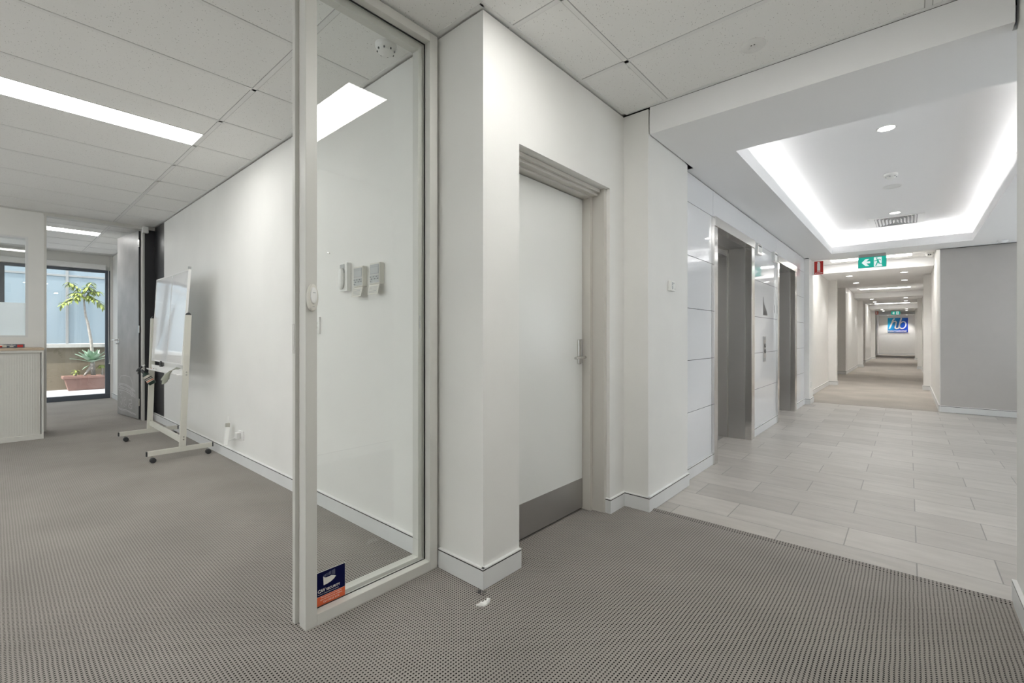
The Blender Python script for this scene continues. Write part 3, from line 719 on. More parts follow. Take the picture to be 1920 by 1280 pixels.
b = MB(); b.prism([(6.285, 1.66), (6.315, 1.60), (6.35, 1.56), (6.45, 1.50), (6.50, 1.455), (6.50, 1.435), (6.285, 1.435)], 'x', -1.3549, -1.3535)  # dark reflection in the glass, painted on as a flat black shape
tag(b.build('black_mark', M['darkplastic'], loc=(-1.354, 6.4, 1.5)), 'black wedge-shaped painted reflection on the white glass panel between the two lifts', 'mark')
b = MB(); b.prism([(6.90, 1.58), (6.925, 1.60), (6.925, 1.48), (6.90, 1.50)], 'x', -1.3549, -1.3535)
tag(b.build('black_mark', M['darkplastic'], loc=(-1.354, 6.9, 1.5)), 'small black sliver on the glass panel against the farther lift frame', 'mark')

# ================================================================== WALL DEVICES
t = thing('thermostat', 'small white wall thermostat with two slots on the plain column', 'thermostat', (-1.31, 3.25, 1.537))
MB().box(-1.3098, -1.284, 3.214, 3.288, 1.500, 1.572).build('housing', M['whiteplastic'], t, bevel=0.003)
MB().box(-1.284, -1.2832, 3.226, 3.242, 1.540, 1.562).build('slot', M['greyplastic'], t)
MB().box(-1.284, -1.2832, 3.226, 3.242, 1.512, 1.535).build('slot', M['greyplastic'], t)
MB().box(-1.284, -1.2832, 3.256, 3.262, 1.552, 1.560).build('indicator_mark', M['darkplastic'], t)
MB().box(-1.284, -1.2832, 3.276, 3.281, 1.512, 1.519).build('indicator_mark', M['darkplastic'], t)

t = thing('intercom_handset', 'white wall intercom handset behind the glass, left of the two keypads', 'intercom', (-2.715, 1.50, 1.55))
MB().box(-2.765, -2.672, 1.470, 1.4998, 1.458, 1.640).build('base', M['whiteplastic'], t, bevel=0.003)
MB().box(-2.757, -2.700, 1.4690, 1.4698, 1.575, 1.630).build('recess', M['greyplastic'], t)
MB().box(-2.752, -2.705, 1.4675, 1.4690, 1.607, 1.626).build('name_window', M['lcd'], t)
hs = [list(reversed([(-2.727+rx*math.cos(a), 1.460+ry*math.sin(a), z) for a in [2*PI*k/14 for k in range(14)]])) for z, rx, ry in
      ((1.470, 0.008, 0.005), (1.478, 0.020, 0.011), (1.50, 0.028, 0.014), (1.55, 0.029, 0.015), (1.585, 0.028, 0.013), (1.600, 0.024, 0.011), (1.604, 0.012, 0.006))]
MB().rings(hs).build('receiver', M['whiteplastic'], t, smooth=True)
def keypad(x0, x1, zt_, label):
    t = thing('alarm_keypad', label, 'keypad', ((x0+x1)/2, 1.50, zt_-0.08), 'alarm keypads behind the glass')
    yf = 1.468
    MB().box(x0, x1, yf, 1.4998, zt_-0.125, zt_).build('body', M['creamplastic'], t, bevel=0.003)
    MB().box(x0+0.006, x1-0.008, yf-0.0012, yf, zt_-0.068, zt_-0.010).build('display_surround', M['greyplastic'], t)
    MB().box(x0+0.012, x1-0.013, yf-0.002, yf-0.0012, zt_-0.062, zt_-0.028).build('display', M['lcd'], t)
    MB().box(x0+0.012, x1-0.013, yf-0.002, yf-0.0012, zt_-0.021, zt_-0.016).build('name_strip', M['lcd'], t)
    MB().box(x0+0.006, x1-0.006, yf-0.0012, yf, zt_-0.118, zt_-0.071).build('key_field', M['lcd'], t)
    n = 0
    for r in range(3):
        for c in range(6):
            if r == 2 and c > 1: continue
            kx = x0+0.011+c*(x1-x0-0.026)/5; kz = zt_-0.082-r*0.013
            MB().box(kx-0.0028, kx+0.0028, yf-0.003, yf-0.0012, kz-0.003, kz+0.003).build('key', M['darkplastic'] if (r+c) % 2 == 0 else M['greyplastic'], t)
    # flap folded down below the body, leaning out at its foot
    p = [(x0-0.002, yf-0.002, zt_-0.128), (x1+0.002, yf-0.002, zt_-0.128), (x1+0.002, yf+0.003, zt_-0.128), (x0-0.002, yf+0.003, zt_-0.128)]
    z2 = zt_-0.187; q = [(x0-0.002, yf-0.014, z2), (x1+0.002, yf-0.014, z2), (x1+0.002, yf-0.009, z2), (x0-0.002, yf-0.009, z2)]
    fl = MB().hexa(q+p).build('flap', M['creamplastic'], t, bevel=0.001)
    pr = MB()
    for i in range(5):
        z = zt_-0.142-i*0.008; yy = yf-0.0022-(zt_-0.128-z)*0.2034-0.0009
        pr.box(x0+0.012, x1-0.010-0.006*(i % 2), yy, yy+0.0006, z-0.0012, z+0.0012)
    pr.build('instructions', M['greyplastic'], fl)
keypad(-2.588, -2.482, 1.598, 'alarm keypad with its flap folded down, middle of the three devices behind the glass')
keypad(-2.405, -2.300, 1.602, 'alarm keypad with its flap folded down, rightmost of the three devices behind the glass')
b = MB().cyl((-2.95, 1.4998, 1.732), (0, -1, 0), 0.004, 0.012); b.tube([(-2.95, 1.488, 1.732), (-2.935, 1.480, 1.732), (-2.925, 1.482, 1.728)], 0.004, 8)
tag(b.build('wall_hook', M['chrome'], loc=(-2.95, 1.49, 1.73), smooth=True), 'tiny metal hook on the white wall behind the glass, left of the intercom', 'hook')
t = thing('light_switch', 'white light switch plate just right of the glass screen end post', 'switch', (-3.12, 1.50, 1.245))
MB().box(-3.165, -3.082, 1.489, 1.4998, 1.188, 1.305).build('plate', M['whiteplastic'], t, bevel=0.002)
for z in (1.262, 1.232): MB().box(-3.125, -3.108, 1.486, 1.489, z-0.006, z+0.006).build('rocker', M['greyplastic'], t)

t = thing('power_outlet', 'white power outlet low on the white wall beside the whiteboard stand', 'outlet', (-4.60, 1.50, 0.30))
MB().box(-4.66, -4.545, 1.490, 1.4998, 0.225, 0.305).build('plate', M['whiteplastic'], t, bevel=0.002)
MB().box(-4.655, -4.60, 1.455, 1.490, 0.235, 0.290).build('plug', M['whiteplastic'], t, bevel=0.006)
t = thing('mesh_router', 'slim white leaning box with flared top at the low wall outlet', 'device', (-4.76, 1.44, 0.25))
MB().hexa([(-4.80, 1.405, 0.165), (-4.75, 1.395, 0.165), (-4.735, 1.425, 0.165), (-4.785, 1.435, 0.165),
           (-4.86, 1.440, 0.325), (-4.80, 1.430, 0.325), (-4.785, 1.460, 0.325), (-4.845, 1.470, 0.325)]).build('body', M['whiteplastic'], t, bevel=0.003)
MB().hexa([(-4.81, 1.425, 0.325), (-4.80, 1.425, 0.325), (-4.785, 1.460, 0.325), (-4.795, 1.460, 0.325),
           (-4.79, 1.420, 0.362), (-4.782, 1.420, 0.362), (-4.768, 1.455, 0.362), (-4.776, 1.455, 0.362)]).build('flap', M['creamplastic'], t)
MB().tube([(-4.83, 1.455, 0.325), (-4.845, 1.465, 0.41)], 0.005, 8).build('antenna', M['whiteplastic'], t)
MB().tube([(-4.765, 1.44, 0.20), (-4.71, 1.45, 0.22), (-4.66, 1.465, 0.25)], 0.004, 8).build('cable', M['whiteplastic'], t)

# bit of plaster and torn carpet at the wall corner
b = MB()
fl_ = [(-1.407, 1.450), (-1.398, 1.452), (-1.388, 1.440), (-1.384, 1.425), (-1.378, 1.412), (-1.384, 1.398), (-1.398, 1.388), (-1.412, 1.378), (-1.408, 1.394), (-1.400, 1.404), (-1.403, 1.418), (-1.398, 1.428), (-1.404, 1.438)]
cx_, cy_ = -1.394, 1.416
b.rings([[(x, y, 0.0) for x, y in fl_], [(x, y, 0.006+0.003*math.sin(k*2.1)) for k, (x, y) in enumerate(fl_)],
         [(cx_+(x-cx_)*0.6, cy_+(y-cy_)*0.75, 0.013+0.003*math.sin(k*3.3)) for k, (x, y) in enumerate(fl_)]])
tag(b.build('plaster_flake', M['whiteplastic'], loc=(-1.395, 1.42, 0)), 'crumbled white plaster bit on the carpet at the foot of the wall corner', 'debris')
b = MB()
for i in range(22):
    x = -1.462+random.uniform(-0.022, 0.022); y = 1.466+random.uniform(-0.012, 0.012)
    b.tube([(x, y, 0.0), (x+random.uniform(-.006, .006), y+random.uniform(-.006, .006), 0.006), (x+random.uniform(-.014, .014), y+random.uniform(-.014, .014), random.uniform(0.003, 0.014))], 0.0009, 5)
tag(b.build('frayed_threads', M['darkplastic'], loc=(-1.462, 1.466, 0)), 'dark frayed carpet threads at the wall corner skirting', 'threads', kind='stuff')

# ================================================================== CEILING DEVICES
t = thing('smoke_detector', 'white round detector on the tiled ceiling above the tiled lobby entry', 'smoke detector', (-0.615, 2.63, 2.70))
MB().lathe((-0.615, 2.63, 2.7025), (0, 0, -1), [(0.060, 0), (0.060, 0.006), (0.052, 0.013), (0.030, 0.016)]).build('base', M['whiteplastic'], t, smooth=True)
MB().lathe((-0.615, 2.63, 2.69), (0, 0, -1), [(0.020, 0), (0.018, 0.012), (0.010, 0.016)]).build('sensor', M['whiteplastic'], t, smooth=True)
for x in (-0.620, -0.606): MB().box(x, x+0.007, 2.601, 2.605, 2.684, 2.690).build('vent_slot', M['darkplastic'], t)
t = thing('smoke_detector', 'white bulky detector on the ceiling seen through the top of the glass screen', 'smoke detector', (-2.07, 1.36, 2.70))
MB().lathe((-2.07, 1.36, 2.7025), (0, 0, -1), [(0.055, 0), (0.055, 0.012), (0.046, 0.022), (0.040, 0.040), (0.026, 0.048)]).build('body', M['whiteplastic'], t, smooth=True)
for k in range(8): a = 2*PI*k/8; MB().box(-2.07+0.044*math.cos(a)-0.003, -2.07+0.044*math.cos(a)+0.003, 1.36+0.044*math.sin(a)-0.003, 1.36+0.044*math.sin(a)+0.003, 2.664, 2.672).build('vent_slot', M['darkplastic'], t)
t = thing('smoke_detector', 'white stepped smoke detector in the middle of the lobby coffer', 'smoke detector', (-0.136, 6.11, 2.85))
MB().lathe((-0.136, 6.11, 2.85), (0, 0, -1), [(0.058, 0), (0.058, 0.022), (0.052, 0.028), (0.040, 0.032), (0.036, 0.044), (0.024, 0.050)]).build('body', M['whiteplastic'], t, smooth=True)
for k in range(6): a = 2*PI*k/6+0.3; MB().box(-0.133+0.042*math.cos(a)-0.005, -0.133+0.042*math.cos(a)+0.005, 6.11+0.042*math.sin(a)-0.005, 6.11+0.042*math.sin(a)+0.005, 2.812, 2.819).build('vent_slot', M['greyplastic'], t)
t = thing('ceiling_speaker', 'flush round speaker grille in the lobby coffer beyond the smoke detector', 'speaker', (-0.135, 6.635, 2.85))
MB().lathe((-0.135, 6.635, 2.85), (0, 0, -1), [(0.088, 0), (0.088, 0.003), (0.080, 0.004), (0.080, 0)]).build('ring', M['trimwhite'], t, smooth=True)
MB().lathe((-0.135, 6.635, 2.8495), (0, 0, -1), [(0.079, 0), (0.079, 0.001)]).build('grille', M['skirt'], t)
t = thing('smoke_detector', 'white detector on the lobby soffit by the grey wall', 'smoke detector', (1.0, 9.35, SH))
MB().lathe((1.0, 9.35, SH), (0, 0, -1), [(0.055, 0), (0.055, 0.014), (0.042, 0.022), (0.030, 0.034)]).build('body', M['soffit'], t, smooth=True)
# vent
t = thing('air_vent', 'rectangular louvred air vent at the far end of the lobby coffer', 'vent', (-0.136, 8.62, 2.85))
vx0, vx1, vy0, vy1 = -0.443, 0.172, 8.28, 8.955
b = MB(); e = 0.075
b.box(vx0, vx0+e, vy0, vy1, 2.840, 2.8498).box(vx1-e, vx1, vy0, vy1, 2.840, 2.8498).box(vx0+e, vx1-e, vy0, vy0+0.03, 2.840, 2.8498).box(vx0+e, vx1-e, vy1-0.03, vy1, 2.840, 2.8498)
b.build('vent_frame', M['trimwhite'], t)
MB().box(vx0+e, vx1-e, vy0+0.03, vy1-0.03, 2.8485, 2.8498).build('duct', M['darkplastic'], t)
n = 12
for k in range(n):
    x = vx0+e+0.02+(vx1-vx0-2*e-0.04)*k/(n-1); s = 1 if k >= n/2 else -1
    d = abs(k-(n-1)/2)/((n-1)/2)
    yl0 = vy0+0.03+(1-d)*0.23; yl1 = vy1-0.03-(1-d)*0.23
    MB().hexa([(x-0.003+s*0.010, yl0, 2.833), (x+0.001+s*0.010, yl0, 2.833), (x+0.001+s*0.010, yl1, 2.833), (x-0.003+s*0.010, yl1, 2.833),
               (x-0.003-s*0.006, yl0, 2.848), (x+0.001-s*0.006, yl0, 2.848), (x+0.001-s*0.006, yl1, 2.848), (x-0.003-s*0.006, yl1, 2.848)]).build('louvre', M['trimwhite'], t)
# CCTV dome
t = thing('security_camera', 'white dome security camera on the corridor ceiling by the right wall', 'camera', (0.30, 11.40, 2.70))
MB().lathe((0.29, 11.2, 2.7018), (0, 0, -1), [(0.062, 0), (0.062, 0.02), (0.055, 0.03)]).build('base', M['whiteplastic'], t, smooth=True)
MB().sphere((0.29, 11.2, 2.668), 0.056, 16).build('ball', M['whiteplastic'], t, smooth=True)
MB().sphere((0.275, 11.145, 2.650), 0.010, 8).sphere((0.305, 11.145, 2.650), 0.010, 8).build('lens', M['darkplastic'], t, smooth=True)

# ================================================================== SIGNS
def exit_sign(loc, label, s=1.0, detail=True):
    X0, Y0, Z1 = loc   # left end, face y, underside of the mounting at the soffit
    W, Hh = 0.367*s, 0.175*s
    t = thing('exit_sign', label, 'exit sign', (X0+W/2, Y0, Z1), 'green exit signs')
    MB().box(X0+0.01, X0+W-0.01, Y0, Y0+0.045, Z1-0.045, Z1-0.0002).build('housing', M['exitgrey'], t, bevel=0.003)
    zt_, zb_ = Z1-0.047, Z1-0.047-Hh
    MB().box(X0, X0+W, Y0+0.014, Y0+0.030, zb_, zt_).build('edge_frame', M['exitgrey'], t)
    MB().box(X0+0.004, X0+W-0.004, Y0+0.0125, Y0+0.0139, zb_+0.004, zt_).build('green_face', M['exitgreen'], t)
    MB().box(X0+0.004, X0+W-0.004, Y0+0.0301, Y0+0.0315, zb_+0.004, zt_).build('green_face', M['exitgreen'], t)
    wx0, wx1 = X0+W*0.565, X0+W*0.835
    a = MB()
    def PP(pts, y0, y1, mi=0):
        a.prism([(X0+W*p[0], zb_+Hh*p[1]) for p in pts], 'y', y0, y1, mi)
    y0, y1 = Y0+0.0115, Y0+0.0124
    arrow = [(0.13, 0.50), (0.27, 0.84), (0.40, 0.84), (0.30, 0.60), (0.435, 0.60), (0.435, 0.42), (0.30, 0.42), (0.40, 0.18), (0.27, 0.18)]
    PP(arrow, y0, y1)
    PP([(0.565, 0.06), (0.835, 0.06), (0.86, 0.12), (0.835, 0.18), (0.835, 0.94), (0.565, 0.94)], y0, y1)
    PP([(1-p[0]-0.0, p[1]) for p in arrow], Y0+0.0316, Y0+0.0325)   # back face points the same way
    a.build('pictogram', M['exitwhite'], t)
    r = MB()
    def seg(p, q, wd):
        (x1, z1), (x2, z2) = p, q; dx, dz = (x2-x1)*W, (z2-z1)*Hh; l = math.hypot(dx, dz); nx, nz = -dz/l*wd*Hh/2, dx/l*wd*Hh/2
        A = (X0+W*x1, zb_+Hh*z1); B = (X0+W*x2, zb_+Hh*z2)
        r.prism([(A[0]+nx, A[1]+nz), (B[0]+nx, B[1]+nz), (B[0]-nx, B[1]-nz), (A[0]-nx, A[1]-nz)], 'y', Y0+0.0105, Y0+0.0114)
    r.prism([(X0+W*0.665+0.05*Hh*math.cos(2*PI*k/12), zb_+Hh*0.84+0.065*Hh*math.sin(2*PI*k/12)) for k in range(12)], 'y', Y0+0.0105, Y0+0.0114)
    seg((0.68, 0.74), (0.715, 0.50), 0.14); seg((0.68, 0.72), (0.625, 0.60), 0.06); seg((0.625, 0.60), (0.575, 0.60), 0.06)
    seg((0.70, 0.72), (0.76, 0.74), 0.06); seg((0.76, 0.74), (0.80, 0.62), 0.06)
    seg((0.70, 0.52), (0.625, 0.14), 0.085); seg((0.72, 0.50), (0.755, 0.32), 0.10); seg((0.755, 0.31), (0.85, 0.32), 0.07)
    r.build('running_figure', M['exitgreen'], t)
    return t
exit_sign((-0.630, 9.46, SH), 'large green exit sign with a left arrow hanging from the lobby soffit')
exit_sign((-0.680, 30.9, SH), 'tiny green exit sign far down the corridor above the blue wall sign')

def fire_sign(x0, x1, y, z0, z1, label, far=False):
    t = thing('fire_extinguisher_sign', label, 'sign', ((x0+x1)/2, y, z0), 'red fire extinguisher signs')
    W, Hh = x1-x0, z1-z0
    MB().box(x0-0.004, x1+0.004, y, y+0.004, z0-0.004, z1+0.004).build('backing', M['signwhite'], t)
    MB().box(x0, x1, y-0.001, y, z0, z1).build('red_field', M['red'], t)
    b = MB()
    def PP(pts): b.prism([(x0+W*p[0], z0+Hh*p[1]) for p in pts], 'y', y-0.002, y-0.001)
    PP([(0.33, 0.30), (0.67, 0.30), (0.67, 0.84), (0.60, 0.90), (0.60, 0.93), (0.67, 0.95), (0.40, 0.97), (0.33, 0.90), (0.40, 0.88), (0.33, 0.82)])
    b.text('FIRE', 0.028*Hh/0.24, (x0+W*0.5, y-0.0015, z0+Hh*0.19), (1, 0, 0), (0, 0, 1), 0.001, 'CENTER', bold=0.0006)
    b.text('EXTINGUISHER', 0.024*Hh/0.24, (x0+W*0.5, y-0.0015, z0+Hh*0.07), (1, 0, 0), (0, 0, 1), 0.001, 'CENTER', xs=0.72, bold=0.0006)
    b.build('pictogram', M['signwhite'], t)
    return t
fire_sign(-1.253, -1.122, 9.57, 2.262, 2.492, 'red fire extinguisher sign projecting from the pier at the corridor mouth')
MB().box(-1.2848, -1.253, 9.571, 9.575, 2.255, 2.50).build('bracket', M['signwhite'], [o for o in COL.objects if o.name.startswith('fire_extinguisher_sign')][0])
fire_sign(-1.335, -1.20, 31.0, 2.33, 2.505, 'tiny orange-red sign at the far left of the corridor end')

# blue company sign on the end wall
def hb_mat():
    m, nt, b = newmat('blue_sign_print')
    tc = N(nt, 'ShaderNodeTexCoord'); sx = N(nt, 'ShaderNodeSeparateXYZ'); nt.links.new(tc.outputs['Generated'], sx.inputs[0])
    v = math_node(nt, 'ADD', math_node(nt, 'MULTIPLY', sx.outputs[0], 0.75), math_node(nt, 'MULTIPLY', math_node(nt, 'SUBTRACT', 1.0, sx.outputs[2]), 0.35))
    r = N(nt, 'ShaderNodeValToRGB'); r.color_ramp.elements[0].color = (0.02, 0.42, 0.70, 1); r.color_ramp.elements[1].color = (0.006, 0.05, 0.50, 1)
    r.color_ramp.elements[0].position = 0.1; r.color_ramp.elements[1].position = 0.8
    nt.links.new(v, r.inputs[0]); nt.links.new(r.outputs[0], b.inputs['Base Color']); b.inputs['Roughness'].default_value = 0.3
    return m
M['hbblue'] = hb_mat()
yw = 37.96; hx0, hx1, hz0, hz1 = -1.00, -0.015, 1.425, 2.355
t = thing('company_sign', 'blue sign with silver letters on the wall at the far end of the corridor', 'sign', ((hx0+hx1)/2, 37.99, hz0))
MB().box(hx0-0.02, hx1+0.02, yw+0.012, 37.995, hz0-0.05, hz1+0.02).build('backing', M['signwhite'], t, bevel=0.004)
MB().box(hx0, hx1, yw, yw+0.0119, hz0, hz1).build('blue_face', M['hbblue'], t)
b = MB(); W = hx1-hx0; Hh = hz1-hz0
def stroke(pts, wd):
    for i in range(len(pts)-1):
        (x1, z1), (x2, z2) = pts[i], pts[i+1]
        A = (hx0+W*x1, hz0+Hh*z1); B = (hx0+W*x2, hz0+Hh*z2); l = math.hypot(B[0]-A[0], B[1]-A[1])
        ex = ((B[0]-A[0])/l*0.008, (B[1]-A[1])/l*0.008); nx, nz = -(B[1]-A[1])/l*wd/2, (B[0]-A[0])/l*wd/2
        b.prism([(A[0]-ex[0]+nx, A[1]-ex[1]+nz), (B[0]+ex[0]+nx, B[1]+ex[1]+nz), (B[0]+ex[0]-nx, B[1]+ex[1]-nz), (A[0]-ex[0]-nx, A[1]-ex[1]-nz)], 'y', yw-0.01-0.0002*i, yw-0.0002)
stroke([(0.09, 0.26), (0.20, 0.60), (0.27, 0.86), (0.34, 0.95)], 0.075)                       # h stem
stroke([(0.20, 0.62), (0.28, 0.74), (0.38, 0.77), (0.43, 0.72), (0.42, 0.60), (0.37, 0.32), (0.42, 0.26), (0.53, 0.28)], 0.065)
stroke([(0.54, 0.28), (0.60, 0.60), (0.68, 0.98)], 0.075)                                    # b stem
loop = [(0.745+0.155*math.cos(a)+0.03*math.sin(a), 0.50+0.235*math.sin(a)) for a in [2*PI*k/20 for k in range(21)]]
stroke(loop, 0.06)
b.text('international', 0.17, (hx0+0.02, yw-0.006, hz0+0.045), (1, 0, 0), (0, 0, 1), 0.006, xs=1.04, bold=0.004)
b.build('lettering', M['signwhite'], t)

# power outlets on corridor piers
b = MB().box(-1.2848, -1.277, 9.40, 9.47, 0.275, 0.375)
tag(b.build('power_outlet', M['whiteplastic'], loc=(-1.28, 9.43, 0.32), bevel=0.002), 'white outlet low on the pier beyond the farther lift', 'outlet')

# ================================================================== WHITEBOARD
wb = thing('mobile_whiteboard', 'mobile whiteboard on a cream metal frame with four black casters', 'whiteboard', (-5.91, 1.19, 0))
xn, xf = -5.26, -6.56
def foot(x, y0, y1):
    b = MB().box(x-0.0125, x+0.0125, y0, y1, 0.066, 0.112); f = b.build('foot_bar', M['wbframe'], wb, bevel=0.002)
    MB().box(x-0.0115, x+0.0115, y0-0.012, y0+0.001, 0.068, 0.110).box(x-0.0115, x+0.0115, y1-0.001, y1+0.012, 0.068, 0.110).build('end_cap', M['darkplastic'], f, bevel=0.003)
    return f
foot(xn, 0.93, 1.442); foot(xf, 0.915, 1.442)
def upright(x, yb, yt):
    b = MB(); w_, h_ = 0.0125, 0.026
    b.hexa([(x-w_, yb-h_, 0.1121), (x+w_, yb-h_, 0.1121), (x+w_, yb+h_, 0.1121), (x-w_, yb+h_, 0.1121),
            (x-w_, yt-h_, 1.378), (x+w_, yt-h_, 1.378), (x+w_, yt+h_, 1.378), (x-w_, yt+h_, 1.378)])
    u = b.build('upright', M['wbframe'], wb, bevel=0.002)
    MB().cyl((x-0.012, yt, 1.378), (1, 0, 0), 0.022, 0.024, 16).build('top_cap', M['darkplastic'], u, smooth=True)
    s = MB()
    for z in (0.180, 0.205, 0.800, 0.825): s.cyl((x+0.0125, yb+(yt-yb)*z/1.3, z), (1, 0, 0), 0.007, 0.003, 10)
    s.build('bolts', M['chrome'], u)
upright(xn, 1.197, 1.244); upright(xf, 1.182, 1.216)
MB().box(xf+0.013, xn-0.013, 1.178, 1.202, 0.150, 0.205).build('crossbar', M['wbframe'], wb, bevel=0.002)
def caster(x, y):
    g_ = MB()
    for s in (-1, 1): g_.lathe((x+s*0.006, y+0.006, 0.0245), (s, 0, 0), [(0.024, 0), (0.0245, 0.004), (0.023, 0.012), (0.012, 0.015)], 20)
    c = g_.build('caster', M['darkplastic'], wb, smooth=True)
    MB().cyl((x, y, 0.048), (0, 0, 1), 0.006, 0.020, 10).build('stem', M['chrome'], c)
    MB().box(x-0.017, x+0.017, y-0.010, y+0.014, 0.043, 0.050).build('hood', M['darkplastic'], c, bevel=0.003)
for x in (xn, xf):
    for y in (0.965, 1.405): caster(x, y)
# the board, leaning very slightly in its pivots: near edge and far edge follow the uprights
def ctr(x, z): t_ = (x-xf)/(xn-xf); return 1.205+(-0.003)*t_+(z-0.907)*((0.045+0.013*t_)/0.9)
bx0, bx1, bz0, bz1 = xf+0.03, xn-0.022, 0.905, 1.812
def bpan(x0, x1, z0, z1, d0, d1):
    return [(x0, ctr(x0, z0)-d1, z0), (x1, ctr(x1, z0)-d1, z0), (x1, ctr(x1, z0)-d0, z0), (x0, ctr(x0, z0)-d0, z0),
            (x0, ctr(x0, z1)-d1, z1), (x1, ctr(x1, z1)-d1, z1), (x1, ctr(x1, z1)-d0, z1), (x0, ctr(x0, z1)-d0, z1)]
MB().hexa(bpan(bx0, bx1, bz0, bz1, -0.007, 0.007)).build('board', M['wbface'], wb)
fr = MB(); e = 0.012
fr.hexa(bpan(bx0, bx1, bz0-e, bz0, -0.010, 0.010)).hexa(bpan(bx0, bx1, bz1, bz1+e, -0.010, 0.010))
fr.hexa(bpan(bx0-e, bx0, bz0-e, bz1+e, -0.010, 0.010)).hexa(bpan(bx1, bx1+e, bz0-e, bz1+e, -0.010, 0.010))
fr.build('board_frame', M['trimwhite'], wb)
xm = (bx0+bx1)/2+0.04
MB().hexa(bpan(xm-0.003, xm+0.003, bz0, bz1, 0.007, 0.009)).build('centre_seam', M['skirt'], wb)
MB().box(bx1, bx1+0.014, ctr(bx1, 1.81)-0.012, ctr(bx1, 1.81)+0.012, 1.826, 1.850).build('corner_clip', M['greyplastic'], wb)
tr = MB(); tr.prism([(1.150, 0.800), (1.155, 0.795), (1.200, 0.795), (1.200, 0.850), (1.196, 0.850), (1.196, 0.799), (1.156, 0.799), (1.153, 0.812), (1.149, 0.812)], 'x', xf+0.014, xn-0.014)
trp = tr.build('pen_tray', M['trimwhite'], wb)
b = MB().tube([(-5.97, 1.17, 0.905), (-5.955, 1.165, 0.885), (-5.955, 1.165, 0.850)], 0.010, 8).box(-5.975, -5.915, 1.158, 1.178, 0.852, 0.872)
b.build('swivel_lock', M['darkplastic'], wb, smooth=True)
for i, (x, c) in enumerate(((-6.40, 'red'), (-6.30, 'red'))):
    m_ = M['red'] if i == 0 else M['navy']
    t = thing('whiteboard_marker', ('white marker with red cap lying in the pen tray near the spray bottle', 'white marker with dark cap lying in the pen tray, right of the red-capped one')[i], 'marker', (x, 1.176, 0.806))
    MB().cyl((x, 1.176, 0.8065), (1, 0.02, 0), 0.0072, 0.075, 12).build('barrel', M['whiteplastic'], t, smooth=True)
    MB().cyl((x-0.028, 1.1755, 0.8065), (1, 0.02, 0), 0.0076, 0.028, 12).build('cap', m_, t, smooth=True)

# spray bottle hooked over the far end of the tray
t = thing('spray_bottle', 'dark spray bottle with a cream label hanging tilted from the whiteboard tray', 'bottle', (-6.50, 1.12, 0.72))
ax = Vector((0.20, 0.50, -0.84)).normalized()      # from the nozzle down to the base
o0 = Vector((-6.50, 1.085, 0.812))
MB().lathe(o0+ax*0.055, ax, [(0.013, 0), (0.014, 0.012), (0.030, 0.030), (0.036, 0.045), (0.036, 0.150), (0.031, 0.160), (0.010, 0.161)], 24).build('bottle_body', M['greenblack'], t, smooth=True)
MB().lathe(o0+ax*0.104, ax, [(0.0366, 0), (0.0366, 0.078)], 24).build('label', M['label'], t, smooth=True)
MB().lathe(o0+ax*0.128, ax, [(0.0370, 0), (0.0370, 0.012)], 24).lathe(o0+ax*0.146, ax, [(0.0370, 0), (0.0370, 0.008)], 24).build('print_band', M['darkplastic'], t, smooth=True)
MB().lathe(o0+ax*0.165, ax, [(0.0371, 0), (0.0371, 0.007)], 24).build('print_band', M['orange'], t, smooth=True)
MB().lathe(o0+ax*0.018, ax, [(0.011, 0), (0.012, 0.015), (0.017, 0.022), (0.017, 0.045)], 18).build('neck', M['darkplastic'], t, smooth=True)
side = Vector((0.25, 0.80, 0.55)).normalized()
MB().tube([o0-side*0.045+ax*0.010, o0-side*0.01, o0+side*0.030-ax*0.006], [0.008, 0.013, 0.010], 10).tube([o0-side*0.018+ax*0.012, o0-side*0.040+ax*0.030, o0-side*0.050+ax*0.045], [0.005, 0.005, 0.004], 8).build('trigger', M['darkplastic'], t, smooth=True)
MB().tube([o0+side*0.028-ax*0.006, o0+side*0.055-ax*0.008], [0.009, 0.007], 10).build('nozzle', M['whiteplastic'], t, smooth=True)

# cloth draped over the near end of the tray
secs = [(-5.38, 1.205, 0.852, 0.008, 0), (-5.41, 1.180, 0.858, 0.012, 0.1), (-5.44, 1.145, 0.835, 0.018, 0.7), (-5.45, 1.118, 0.800, 0.026, 1.0), (-5.455, 1.104, 0.765, 0.033, 1.15),
        (-5.455, 1.100, 0.748, 0.035, 1.3), (-5.455, 1.100, 0.744, 0.024, 1.4), (-5.455, 1.098, 0.725, 0.022, 1.2), (-5.455, 1.086, 0.708, 0.014, 1.0)]
b = MB(); RG = []
for k, (x, y, z, hw, a) in enumerate(secs):
    d = Vector((0.25, math.sin(a), math.cos(a) if k < 2 else 0.35*math.cos(a))).normalized() if k > 1 else Vector((0.3, 0.2, 0.93)).normalized()
    th_ = Vector((1, 0, 0)); ring = []
    for q_ in range(20):
        t = 2*PI*q_/20; wv = 1+0.16*math.sin(5*t+k*0.6)
        ring.append(Vector((x, y, z))+d*hw*math.cos(t)+th_*0.014*wv*math.sin(t))
    RG.append(ring)
b.rings(RG); cl = b.build('cleaning_cloth', M['cloth'], loc=(-5.45, 1.13, 0.8), smooth=True)
tag(cl, 'crumpled grey-green cloth hanging over the near end of the whiteboard tray', 'cloth')

